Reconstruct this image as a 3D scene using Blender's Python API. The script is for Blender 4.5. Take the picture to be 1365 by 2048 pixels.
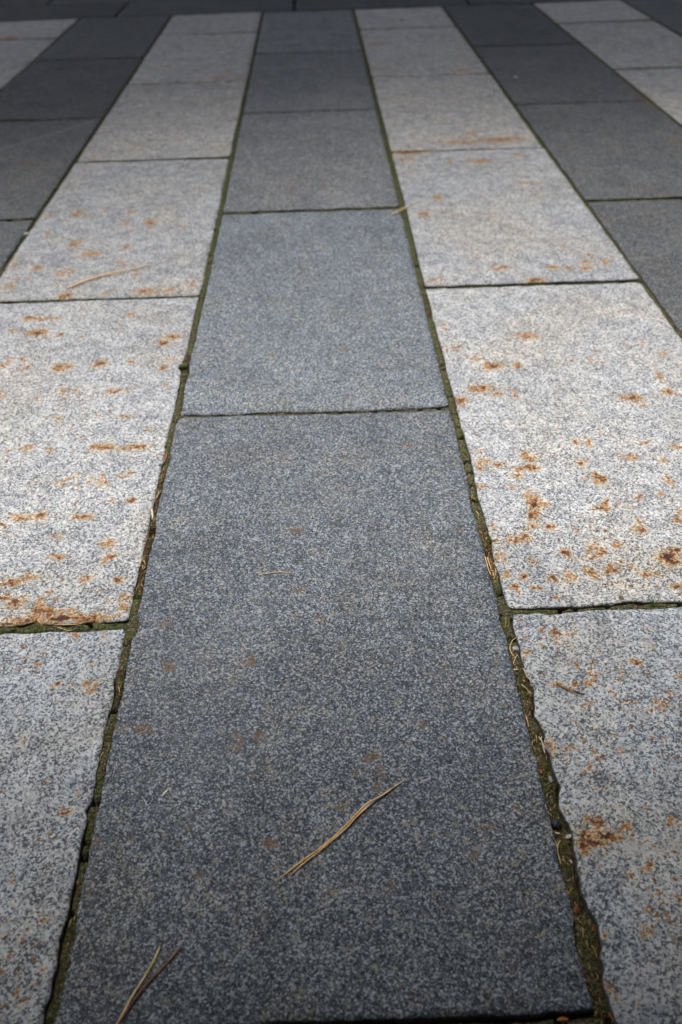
import bpy, bmesh, math, random
import numpy as np
from mathutils import Vector, Matrix

for o in list(bpy.data.objects):
    bpy.data.objects.remove(o, do_unlink=True)
scene = bpy.context.scene
COL = scene.collection
random.seed(4)
RNG = np.random.default_rng(11)

# ------------------------------------------------------------------ camera
CAM_X, CAM_H = 0.22825, 0.69399
YAW, PITCH, ROLL = 0.016105, 0.697088, -0.027023
fwd = Vector((math.sin(YAW) * math.cos(PITCH), math.cos(YAW) * math.cos(PITCH), -math.sin(PITCH)))
right = Vector((math.cos(YAW), -math.sin(YAW), 0.0))
up = right.cross(fwd)
cr = right * math.cos(ROLL) + up * math.sin(ROLL)
cu = up * math.cos(ROLL) - right * math.sin(ROLL)
cam_data = bpy.data.cameras.new("camera")
cam = bpy.data.objects.new("camera", cam_data)
COL.objects.link(cam)
m = Matrix((cr, cu, -fwd)).transposed().to_4x4()
m.translation = Vector((CAM_X, 0.0, CAM_H))
cam.matrix_world = m
cam_data.sensor_width = 36.0
cam_data.lens = 36.0 * 1664.0 / 2048.0
cam_data.clip_start = 0.01
cam_data.clip_end = 1000.0
cam_data.dof.use_dof = True
cam_data.dof.focus_distance = 0.90
cam_data.dof.aperture_fstop = 5.6
scene.camera = cam

# ------------------------------------------------------------------ daylight
SUN_EL, SUN_AZ = math.radians(66), math.radians(-35)     # azimuth from +Y towards +X
world = bpy.data.worlds.new("World")
scene.world = world
world.use_nodes = True
wn = world.node_tree.nodes
sky = wn.new("ShaderNodeTexSky")
sky.sky_type = 'NISHITA'
sky.sun_disc = False
sky.sun_elevation = SUN_EL
sky.sun_rotation = SUN_AZ
sky.dust_density = 3.0
veil = wn.new("ShaderNodeHueSaturation")          # thin cloud over the blue
veil.inputs["Saturation"].default_value = 0.5
world.node_tree.links.new(sky.outputs[0], veil.inputs["Color"])
world.node_tree.links.new(veil.outputs[0], wn["Background"].inputs[0])
wn["Background"].inputs[1].default_value = 0.05
sun_data = bpy.data.lights.new("sun", 'SUN')
sun_data.energy = 1.5
sun_data.angle = math.radians(19)
sun_data.color = (1.0, 0.98, 0.95)
sun = bpy.data.objects.new("sun", sun_data)
COL.objects.link(sun)
sdir = Vector((math.sin(SUN_AZ) * math.cos(SUN_EL), math.cos(SUN_AZ) * math.cos(SUN_EL), math.sin(SUN_EL)))
sun.rotation_euler = (-sdir).to_track_quat('-Z', 'Y').to_euler()
sun.location = sdir * 20
scene.view_settings.view_transform = 'Standard'
scene.view_settings.look = 'None'
scene.view_settings.gamma = 1.0
scene.view_settings.exposure = 2.04
scene.view_settings.use_curve_mapping = False

# stains in the stone: x, y, half width, half length (mm), strength (tenths)
STAINS = [
    (-309.2,1413.3,14,7.1,6),(-276.2,1408.9,20.9,6,6),(-124.6,1413.2,7.4,7.1,6),(-328.5,1366.5,5.5,6.7,7),(-281.7,1357.4,15.4,8.6,10),
    (-238,1348.6,4.5,5.7,6),(-199.3,1336.5,5.4,5.6,5),(-37.8,1324.7,15.9,7.4,8),(-48.2,1303.7,7.9,6.3,9),(-302.8,1261.2,4.3,6.9,6),
    (-283,1259.8,6,6.9,6),(-311.7,1241.8,10.6,5.9,6),(-270.5,1234,8.5,6.7,5),(-211.4,1229.9,12.6,10,8),(-148,1236.9,11,7.5,9),
    (-94.3,1239.8,4.2,5,5),(-55.1,1240.3,5.9,4.2,4),(-32.3,1245.4,8.5,4.2,4),(-39.6,1217.8,5.8,6.6,8),(-63.5,1189.1,4.1,5.6,4),
    (-190.1,1156.1,8.1,6.1,6),(-170.7,1154.8,5.6,5.3,8),(-110.1,1149.2,7.2,6.8,8),(-86.7,1152.1,3.2,4.6,5),(-73.2,1157.3,4,4.6,5),
    (-29.7,1160.4,4.8,6.2,5),(-229.4,1135,4.8,6,6),(-234.9,1119.4,3.2,3.7,4),(-287.6,1149.3,5.6,7.6,5),(-182,1075.1,5.4,5.6,6),
    (-119.6,1077.9,3.8,4.2,5),(-78,1075.2,13,4.2,8),(-36,1036.1,5.2,3.3,6),(-212.3,1001.2,8.1,5.7,7),(-174,992.6,5.1,3.8,6),
    (-140.4,990.5,3.6,3.8,5),(-111.3,992.4,5.1,6.3,9),(-94,996.3,10.2,5,9),(-47.8,992.1,16.8,5.7,10),(-235.6,994,2.9,3.1,4),
    (-127.6,926.9,6.3,2.9,7),(-99.4,924,4.2,2.9,6),(-88.7,922.3,3.5,4.6,6),(-64.7,923.1,3.5,3.4,7),(-52.4,928,6.3,3.5,7),
    (-143.1,913.2,4.2,5.1,6),(-134.8,912.7,2.8,3.4,5),(-121.4,907.4,2.8,3.4,5),(-101.8,908.5,3.8,4.5,7),(-83.4,908.5,6.2,4.5,9),
    (-173.5,917.2,4.2,2.3,4),(-64.1,869.4,4,3.2,5),(-36.9,869.9,5.4,4.3,6),(-191.4,848.8,4.7,3.1,5),(-175,843.8,9.3,6.2,8),
    (-149.5,843.3,7.3,7.2,9),(-94.3,838.1,11.2,5.1,9),(-122.9,843.8,2.6,3.1,4),(-194.6,825,2.6,3,5),(-119.7,801.3,5.1,3.9,9),
    (-122.8,766,1.9,3.7,5),(-108,763.4,7.5,3.7,9),(-52.9,785.2,5.1,7.6,8),(-40.4,789.2,3.2,3.8,4),(-43.5,760.7,5,4.6,9),
    (-52.4,752.2,3.1,4.5,6),(-141.3,736.9,5.5,1.8,4),(-153.6,722.1,10.3,5.6,9),(-135.6,726.3,10.9,3.9,10),(-166.6,715.2,3,5.1,7),
    (-106.1,720.4,2.4,2.6,6),(-94.8,723.2,2.7,3,6),(-67.8,722.6,5.4,3.4,8),(-59.8,727.3,3,2.6,7),(-27.6,717.8,4.8,5.1,9),
    (-67.6,709.9,2.4,2.1,5),(-46.4,703.8,3,2.1,3),(-37.3,705.8,2.4,2.5,3),(-105.6,702.8,2.1,2.9,5),(-156.8,699,7.7,4.1,7),
    (-142.8,686.1,7.6,8.1,10),(-115.5,692.7,3,3.3,5),(-97.9,692.6,8.9,2.5,3),(-14.3,691.4,5.3,2.5,8),(-34.9,686,2.3,2.4,6),
    (-22.9,680.5,2.9,2,5),(-15.9,673,3.8,4.8,9),(-14.2,662.7,3.5,3.9,8),(-25.7,660.2,3.4,2,7),(-124.9,677.2,4.1,2.4,6),
    (-114,675,7.6,7.2,10),(-98.7,671.1,7,5.6,8),(-77.8,672.3,9.3,3.2,10),(-85,661,17.3,5.5,11),(-53.4,659.3,14.4,4.7,11),
    (-119,660.5,8.6,4.7,9),(-140.8,657,10.3,3.9,9),(-126.2,655.5,7.5,3.1,7),(-152.2,667.6,2.9,2.4,3),(-61.1,634,5.1,3,6),
    (-29.9,631,3.9,3.7,6),(-84.1,624.9,5,2.9,6),(-65.8,563.8,2.7,2.7,8),(-48.8,563,4.2,2,7),(-29.4,562.7,6.3,2.3,10),
    (-27.9,552.2,5.2,2.6,6),(-63.1,547.5,2.6,1.6,5),(-83.5,496.1,2.5,4.1,5),(-43.4,491.3,2.5,2.3,4),(-50.9,446.3,6.2,2.7,4),
    (-15.4,445.2,3.8,1.6,6),(-15.9,436.3,2.4,3.7,5),(-27.1,419.4,6,2.5,7),(-31.7,399.4,2.3,3.9,4),(-59.4,355.9,2.2,3.1,6),
    (-19.2,321.9,5.4,2.1,7),(-35.8,306.1,3.7,2,6),(-15.6,281.4,4.4,1.5,4),(-17,271.1,2.4,2.6,9),(-26,265,2.3,2.2,4),(-22.2,253.4,7.7,1.8,4),
    (-93.5,591.4,3.8,2.8,4),(-35.8,589.9,3.8,2.8,5),(-328.7,1937.4,9.4,19.3,9),(-300.3,1922.3,9.3,9.5,4),(-270,1944.7,8.2,11.3,5),
    (-208.8,1939.1,8.2,12.9,6),(-154.9,1869.2,9.1,15.3,10),(-211,1868.2,5.7,15.2,7),(-189,1822.1,6.7,11.7,6),(-74.6,1835.2,6.7,10.4,6),
    (-395.3,1921.6,8.2,12.7,5),(-369.1,1815,5.6,14.6,5),(-298.5,1761.3,9.8,16.7,8),(-182.5,1735.1,6.5,19.1,6),(-256.6,1701.7,22.3,13.2,7),
    (-180.2,1652,10.4,15.2,5),(-349.8,1634,10.3,12.4,7),(-379,1591,8.1,9.6,6),(-352.8,1593.5,5.1,9.6,5),(-384,1554.6,10,9.3,7),
    (-289.1,1612.1,18.4,24.4,5),(-265.1,1503.1,11.7,8.8,9),(-113.6,1513,19.4,11.1,9),(-184.7,1507.6,9.7,6.6,7),(-168,1521.7,2.9,13.5,5),
    (-65.4,1511.4,12.6,8.9,6),(-143.4,1593,5.1,16.8,5),(-24.8,1537.2,9.8,11.4,5),(-405.2,1670.8,5.3,51.5,4),(-83.3,3333.2,16.4,31.2,5),
    (-32,3199.3,14,21.9,6),(-1055.6,4028.9,44,43.2,6),(-379.8,2721.9,15.5,22.2,3),(-103.5,3223.2,53,22.1,4),(578.2,1283.6,17,8,7),
    (500.5,1185.2,14.6,8,9),(543.7,1183.8,8.1,6.4,8),(560.5,1177.9,3.2,3.2,4),(476.3,1213,6.6,8.2,7),(466.1,1200.6,3.3,4.9,5),
    (468.9,1116.2,14,10.3,9),(497.1,1098.2,9.2,4.3,5),(434.3,1083.6,9.2,9.9,6),(521.7,1096.5,4.6,12.9,4),(592.4,1230.1,6.6,5,5),
    (697.3,1076.2,13.6,8.4,8),(710.5,1057,7.5,5.5,5),(755.4,1088.3,9.1,6.4,9),(766.8,1087.5,3,4.3,4),(758.9,1139.1,4.7,19.7,5),
    (767.3,1250.6,7.5,5.1,5),(790.3,1204.5,5.7,6.5,5),(738,1252.7,3.3,10.3,3),(606.9,1184.3,4.8,5.6,5),(436.4,1244.5,3.3,5.1,6),
    (450.5,1248.7,4.2,5.1,5),(433.7,1351.9,2.7,4.8,5),(440.7,1322.9,5.2,18.5,4),(531.4,1227.6,4.1,5,4),(678.2,1220.7,3.3,11.6,3),
    (684.4,1188.7,8.1,4,4),(639.5,1200,4.9,5.7,4),(662.6,1193.5,5.7,8,4),(507.4,933.3,7.6,9.4,9),(461,917.4,8.9,5.7,8),
    (500.8,908.1,11.6,4.5,9),(484.3,894.3,5.4,6.1,8),(441.6,925.6,7.6,4.6,6),(434.2,914.4,6.2,5.7,6),(443.7,951.6,8.4,4.8,4),
    (433.1,874.2,6.7,2.7,7),(472.9,870.7,5.3,4.3,5),(493.1,860.8,6.6,2.7,6),(494.8,834.4,7.1,12.3,10),(489.7,813.3,3.2,7.9,8),
    (487.8,804.4,5.7,4.9,9),(508.2,829.5,3.2,3.6,6),(483.3,789,5,3.8,10),(474.7,772.2,4.3,6.5,9),(503.8,781,5.6,5.7,8),
    (458.3,761.9,10.5,6.4,7),(446.8,767.2,3.1,5.6,5),(430.5,792,3.1,4.8,6),(431.3,778.5,4.4,2.8,5),(428,759.9,5.5,3.7,7),
    (431.6,731.6,4.8,7,7),(436.8,746.6,3,2.7,5),(470.6,723.2,3.6,5.2,9),(513.9,736.8,4.2,6.2,10),(537.3,776.2,3.7,5.6,6),
    (577,913.8,6.8,6.8,7),(581.8,966.3,5.7,6.1,6),(599.5,962.7,4.2,12.2,7),(591.4,880,6,8.7,10),(571.5,879,4,4.4,6),(584.6,826,3.2,5.1,8),
    (579.5,817.1,5.8,4,8),(647.4,923.5,6.9,5.8,7),(631.8,930.4,6.2,3.5,4),(675.7,957.9,14.1,3,5),(719,944.2,6.3,3.6,9),
    (690.1,915,7.5,6.9,5),(682.4,871.2,4,10.8,6),(663.4,844.3,3.9,5.2,5),(633.4,835.6,4.5,5.1,5),(552.9,738.2,7.3,7.1,9),
    (541.5,741.6,3.6,5.4,7),(579,745.8,5.5,6.3,5),(567,738.3,2.4,3.6,5),(530.8,721.6,3.6,2.6,5),(544.4,722.6,7.8,2.6,5),
    (572,719.4,4.2,4.3,8),(560.2,703.5,6.5,5.1,8),(584.8,705.6,4.1,3.4,8),(596.8,696.4,5.9,5,9),(615,693.7,4.1,3.3,6),
    (633.8,719.4,10.1,9.5,11),(642.7,735,6.6,6.2,9),(629.5,673.7,6.3,4,9),(534.1,699.8,4.7,7.5,9),(528.8,704.4,2.4,3.4,6),
    (506.2,692.9,4.7,5,9),(487.9,693.1,4.1,5,9),(454.7,698.3,3.5,5.8,9),(433.8,701.1,5.3,5,8),(462.2,677.9,4.6,3.2,8),(435.9,681,4.6,3.3,7),
    (439.1,670.2,2.3,3.2,6),(487.3,660.4,5.1,2.4,8),(566,680.5,2.9,3.3,8),(569,672.9,2.3,3.2,6),(614.9,773.7,8.1,5.6,7),
    (609.8,767.3,6.2,2.8,4),(622.1,790.7,4.4,4.8,5),(668.5,788,5,3.8,9),(675.9,807.4,5.1,4.9,7),(554.7,761.1,3.1,3.7,5),(600.5,822,3.2,3,5),
    (612.7,819.2,2.6,5,4),(454.9,614.6,2.7,2.9,9),(469.8,605,4.4,6.5,8),(474.9,596.1,2.7,2.8,5),(485.2,607.1,4.4,3.6,7),
    (433.8,601.1,2.7,2.9,6),(448.6,593.2,3.2,3.5,4),(433.4,580.6,2.7,2.4,8),(543.1,564.6,6.8,3.4,9),(512.7,574.4,3.7,1.4,6),
    (534.7,581.6,2.7,1.7,5),(559.8,587.4,2.7,3.5,5),(569,585.5,3.2,2.8,5),(488.5,539.4,3.1,3.2,9),(496.9,551.5,5.7,4.6,4),
    (453.7,535.4,4.1,3.2,8),(469.7,535.2,5.1,3.2,7),(524.2,552.8,3.1,2.6,6),(520.5,536.5,3.6,2.6,5),(488.5,570.2,2.6,2.7,4),
    (550,507.3,4,4.2,7),(539.2,505.3,3,1.8,4),(583,541.2,3.1,2.6,6),(568.9,521.3,3.5,2.5,5),(564.9,503.4,5,3,4),(434.1,465.7,2.9,8.4,8),
    (444.9,460.1,2.4,2.8,6),(451.2,459.8,2.4,3.3,8),(473.8,459.3,3.3,3.9,8),(496.2,458.2,4.8,2.8,8),(485.1,456.5,1.9,2.2,5),
    (467,439.3,3.7,4.3,6),(454.4,434.5,3.3,2.6,6),(505.1,458.9,2.9,2.2,4),(531.9,490,4.9,2.3,3),(465.4,419.3,2.1,2.3,7),
    (431.9,400,1.8,1.5,8),(449.4,385,7.5,2.4,9),(460.7,388.8,1.8,1.4,8),(436.4,369.4,4.4,5.5,10),(444.8,367.7,9.6,4.1,10),
    (460.8,369.7,10.9,3.7,10),(479.6,377.8,4.4,3.3,10),(437,357.9,3,5.4,8),(457.1,380.3,9.7,2.4,7),(489.3,376,1.8,2.3,5),
    (519.6,379.8,3.1,2.8,9),(503,393.7,2.7,2.9,8),(511.1,392.4,1.8,2.9,5),(477.2,392.5,2.2,1.9,5),(490.5,344.6,3.8,3.1,8),
    (487.7,349.7,1.7,2.2,6),(447.1,348.4,2.1,3.1,6),(470.1,338.5,1.7,1.7,7),(451,342.4,6.4,1.3,3),(430.6,338.1,1.7,1.7,7),
    (467.3,291.1,4.4,3.5,7),(472.6,288.5,3.6,1.6,7),(460.6,299.8,2,2,6),(505.8,314.2,3.3,4.1,8),(487.4,296.6,2.4,1.6,5),
    (438.2,291.6,2,2.7,6),(475,305.2,2,2,5),(434.8,273.6,2,2.6,5),(428.5,249.9,3.1,4.2,7),(428.6,239.3,2.6,2.1,8),(449.8,234.9,1.9,2,8),
    (496.6,287.5,4,1.5,5),(581.7,1555.9,17.6,7,9),(525.2,1555.6,7.8,5.8,5),(684.5,1550,12.6,7,9),(712.7,1547.8,7.8,8.1,8),
    (747.6,1545,11.6,9.2,8),(773,1603.6,7,7.3,8),(755.3,1570.7,12.7,9.5,6),(791.5,1567.8,6.8,9.4,8),(729,1653.1,7.1,10.2,5),
    (812.7,1593,5.9,7.3,5),(636.4,1496.3,14.2,8.8,9),(462.7,1859.6,12.3,15.2,7),(506.1,1964.6,7,13.2,9),(524.1,1854.1,16.7,9.1,3),
    (647.8,2220.6,30.6,12,8),(571.8,2215.9,7.7,12,7),(746.8,2042.7,35.8,8.8,5),(474.8,2309.2,46.3,17.1,8),(462.6,2251.4,25.9,12.3,6),
    (753.8,2263.9,12.9,16.6,5),(612.1,1828.1,11,5.9,6),(644.5,1781,7.5,8.6,6),(445.7,1511.2,14.4,6.7,7),(732.7,2403.2,74.6,18.2,7),
    (620.4,2391.9,47.4,13.5,6),(659.5,2467.7,20.8,19,5),(481.1,3699.3,39.2,37.5,5),(591.9,3401.8,27.3,24.3,4),(756.1,3215.1,51.7,22.1,5),
    (1248.3,2761.2,22.6,86,4),(180.5,795.7,7.6,4.8,6),(49.6,585.6,5.4,7.6,6),(138.1,585.3,5.9,6.2,6),(128.1,486.1,4.4,9.8,5),
    (147.6,491,3.5,4.1,5),(25.1,502.7,17.5,4.8,5),(33.3,514.3,3.5,2.4,5),(315,493.5,4.9,4.1,6),(333,479.2,2.9,2.9,4),
    (261.7,460.5,8.1,2.2,6),(267.8,444.4,3.3,5.9,6),(244.2,447.1,2.4,5.4,5),(231.1,412.3,4.1,2.3,7),(348.6,754.3,4.3,2.7,5),
    (162.7,953.4,5,4.8,4),(264.1,425.1,4.6,3.6,4),(164.9,375.6,8.8,3.7,5),(263.4,335.5,3.4,5.6,6),(99.8,353.5,3,4,5),(25.8,461.1,4.8,2.2,6),
    (355.3,385.9,4,1.9,6),(387.7,402.6,1.8,2,6),(188.6,689.5,7.6,5.7,4),(177.8,393,3.1,2.9,5),(339.8,358.2,1.7,1.8,6),
    (283.6,361.1,1.7,1.8,5),(7.5,387.2,3.6,3.8,5),(9.9,342.1,3.4,4.3,5),(345,972.5,5,4.9,4),(390.1,855.2,3.3,6.3,4),(390,784.7,5,4.8,4),
    (37,642.4,4,3,4),(211.4,640.9,3.9,3,4),(262.2,1255.2,5.1,8.6,4),(164.2,2051.5,4.9,42.4,4),(243.2,2061.7,4.9,21.4,3),
    (139.8,1246.8,5.9,6.8,4),(-542.5,2325.3,16.4,10.7,7),(1188.7,2315.3,26.1,10.8,5),
]
# measured joint edges: J0/J1 the two long joints beside the middle course, R0/L0/C0/C1 cross joints (along, across)
EDGES = {
    'J1L': [(0.2267,0.41365),(0.2358,0.41276),(0.2419,0.41215),(0.2497,0.41193),(0.2587,0.41256),(0.2674,0.41134),(0.2752,0.40924),(0.2824,0.41162),(0.291,0.41198),(0.299,0.41428),(0.3055,0.41439),(0.3145,0.41478),(0.3231,0.41382),(0.3331,0.41437),(0.3417,0.41385),(0.3496,0.41317),(0.3588,0.41405),(0.371,0.41462),(0.3814,0.41408),(0.392,0.41451),(0.4021,0.41478),(0.414,0.41405),(0.4269,0.41483),(0.4369,0.41495),(0.4472,0.41507),(0.4611,0.41343),(0.4729,0.41428),(0.4848,0.41458),(0.4969,0.41489),(0.5076,0.41411),(0.523,0.41384),(0.5351,0.41359),(0.5484,0.41466),(0.562,0.4146),(0.569,0.41476),(0.5751,0.41357),(0.5862,0.4145),(0.5987,0.41484),(0.6114,0.41479),(0.6234,0.41292),(0.6378,0.41386),(0.6445,0.41541),(0.6685,0.41533),(0.6934,0.41435),(0.7063,0.41296),(0.7162,0.41339),(0.734,0.41402),(0.7523,0.41466),(0.7696,0.4146),(0.7891,0.41281),(0.8074,0.41372),(0.8263,0.41162),(0.8473,0.41177),(0.8638,0.41427),(0.8842,0.41472),(0.9087,0.41571),(0.9359,0.41537),(0.9624,0.41365),(0.9857,0.41412),(1.0117,0.41547),(1.0323,0.41484)],
    'J1R': [(0.2229,0.42852),(0.2332,0.42706),(0.2393,0.42656),(0.2481,0.42565),(0.2571,0.42642),(0.265,0.42976),(0.2733,0.42885),(0.2815,0.43228),(0.29,0.43313),(0.2993,0.43386),(0.3053,0.43187),(0.3121,0.42879),(0.3219,0.42767),(0.3325,0.42792),(0.3385,0.42936),(0.3437,0.42754),(0.3534,0.42998),(0.3648,0.42963),(0.375,0.43215),(0.3827,0.43144),(0.3899,0.42989),(0.3986,0.428),(0.406,0.4264),(0.417,0.42966),(0.4284,0.43232),(0.4378,0.43038),(0.4482,0.42928),(0.4603,0.43062),(0.4689,0.42844),(0.4764,0.42797),(0.4814,0.43123),(0.491,0.42898),(0.4981,0.42687),(0.5052,0.42508),(0.5204,0.42868),(0.5269,0.42892),(0.539,0.4311),(0.5525,0.42933),(0.5615,0.42575),(0.5693,0.42773),(0.5795,0.42624),(0.5938,0.4279),(0.6075,0.4278),(0.6183,0.42707),(0.6261,0.42569),(0.6348,0.42778),(0.6367,0.42996),(0.6558,0.42616),(0.6853,0.42543),(0.703,0.42596),(0.7197,0.42387),(0.7403,0.42513),(0.7617,0.42594),(0.7868,0.42631),(0.8082,0.42592),(0.8336,0.42502),(0.8466,0.42405),(0.8665,0.42516),(0.887,0.42576),(0.908,0.42746),(0.9278,0.4273),(0.9426,0.42847),(0.9654,0.42749),(0.9948,0.4268),(1.0131,0.42546),(1.0316,0.4264)],
    'J0L': [(0.2403,-0.00463),(0.2464,-0.00494),(0.2562,-0.00652),(0.2596,-0.0035),(0.2733,-0.00437),(0.2829,-0.00343),(0.2951,-0.00501),(0.3053,-0.0061),(0.3171,-0.00386),(0.3319,-0.00377),(0.3473,-0.00454),(0.3648,-0.00398),(0.3776,-0.0049),(0.3954,-0.00502),(0.407,-0.00468),(0.4086,-0.00385),(0.4201,-0.00777),(0.4271,-0.00431),(0.4473,-0.00413),(0.4635,-0.00557),(0.4762,-0.00543),(0.4932,-0.00519),(0.5067,-0.00682),(0.5151,-0.00571),(0.5301,-0.00487),(0.5501,-0.00481),(0.5698,-0.00734),(0.5828,-0.00586),(0.6035,-0.00656),(0.6224,-0.00686),(0.633,-0.0073),(0.6494,-0.00632),(0.6607,-0.00691),(0.6768,-0.00613),(0.6922,-0.00687),(0.7091,-0.00607),(0.7303,-0.00673),(0.7509,-0.0063),(0.7722,-0.00678),(0.7941,-0.00635),(0.8168,-0.00684),(0.8432,-0.00682),(0.8629,-0.00571),(0.8896,-0.00694),(0.9725,-0.00663),(1.009,-0.00816),(1.0551,-0.00743),(1.0914,-0.00628),(1.1513,-0.00648),(1.2064,-0.00927),(1.2304,-0.01079),(1.2851,-0.00694),(1.3657,-0.00778),(1.4658,-0.00717)],
    'J0R': [(0.2399,0.00672),(0.248,0.00679),(0.2577,0.00689),(0.2714,0.00697),(0.2801,0.00899),(0.2862,0.00689),(0.2961,0.00797),(0.3094,0.00759),(0.3274,0.00467),(0.3357,0.00587),(0.3512,0.00483),(0.3644,0.0056),(0.3763,0.00412),(0.3893,0.00553),(0.4066,0.00488),(0.4143,0.00544),(0.4267,0.00593),(0.4394,0.00478),(0.4563,0.005),(0.4679,0.00458),(0.4857,0.00481),(0.502,0.00452),(0.5103,0.00615),(0.5297,0.00416),(0.5406,0.0059),(0.5611,0.00523),(0.5787,0.00419),(0.603,0.00403),(0.6219,0.00341),(0.6322,0.0075),(0.6487,0.00785),(0.6601,0.00403),(0.6797,0.00442),(0.6987,0.00499),(0.7197,0.00364),(0.7387,0.00352),(0.7609,0.00301),(0.7825,0.0036),(0.799,0.00546),(0.8279,0.00198),(0.8548,0.0012),(0.8891,0.00153),(0.9612,0.00417),(0.99,0.00167),(1.0466,0.00129),(1.0823,0.006),(1.1507,0.00292),(1.196,0.00508),(1.2296,0.0015),(1.3051,0.00488),(1.3648,0.00411),(1.4649,0.00534)],
    'R0U': [(0.4246,0.64754),(0.4565,0.64702),(0.4912,0.64706),(0.5173,0.64732),(0.5402,0.64847),(0.5551,0.65174),(0.571,0.65232),(0.579,0.64997),(0.6245,0.648)],
    'R0L': [(0.4305,0.63784),(0.4514,0.63906),(0.4577,0.6364),(0.4696,0.63577),(0.4822,0.63813),(0.5153,0.63964),(0.5582,0.63875),(0.5889,0.63758),(0.6215,0.63937)],
    'L0U': [(-0.1507,0.65217),(-0.1319,0.65119),(-0.1225,0.65321),(-0.111,0.65681),(-0.099,0.65366),(-0.076,0.65079),(-0.0515,0.65203),(-0.0457,0.65425),(-0.0327,0.65105),(-0.0055,0.65215)],
    'L0L': [(-0.1468,0.63794),(-0.138,0.64158),(-0.1228,0.63998),(-0.1006,0.63965),(-0.0887,0.6415),(-0.0612,0.63926),(-0.0367,0.63964),(-0.0061,0.64052)],
    'C0U': [(0.1756,0.23593),(0.1982,0.23502),(0.2283,0.23516),(0.251,0.23527),(0.2773,0.23419),(0.3037,0.23413),(0.3264,0.23457),(0.3489,0.2333),(0.3716,0.23338),(0.3908,0.23464),(0.4135,0.23438)],
    'C1U': [(0.0102,1.07495),(0.0499,1.07235),(0.0956,1.07213),(0.1564,1.0723),(0.2173,1.0697),(0.2782,1.0685),(0.3391,1.06868),(0.4083,1.07255)],
    'C1L': [(0.0068,1.06419),(0.0507,1.06406),(0.0961,1.06384),(0.1566,1.06263),(0.2172,1.06143),(0.2777,1.06023),(0.3384,1.06041),(0.4106,1.06123)],
}
CRACKS = {'J0': [0.6169, 0.4273, 0.3742, 0.3264, 1.1887, 1.0595], 'J1': [1.0148, 0.9853, 0.9294, 0.905, 0.8771, 0.8431, 0.7388, 0.6721, 0.6413, 1.1016], 'C0': []}
SCRATCH = [(-0.6561, 2.4548), (-0.5351, 2.5938), (-0.4371, 2.7285)]
PALE_STREAK = [(0.4761, 0.3616), (0.4985, 0.356), (0.5237, 0.3594)]
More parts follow.
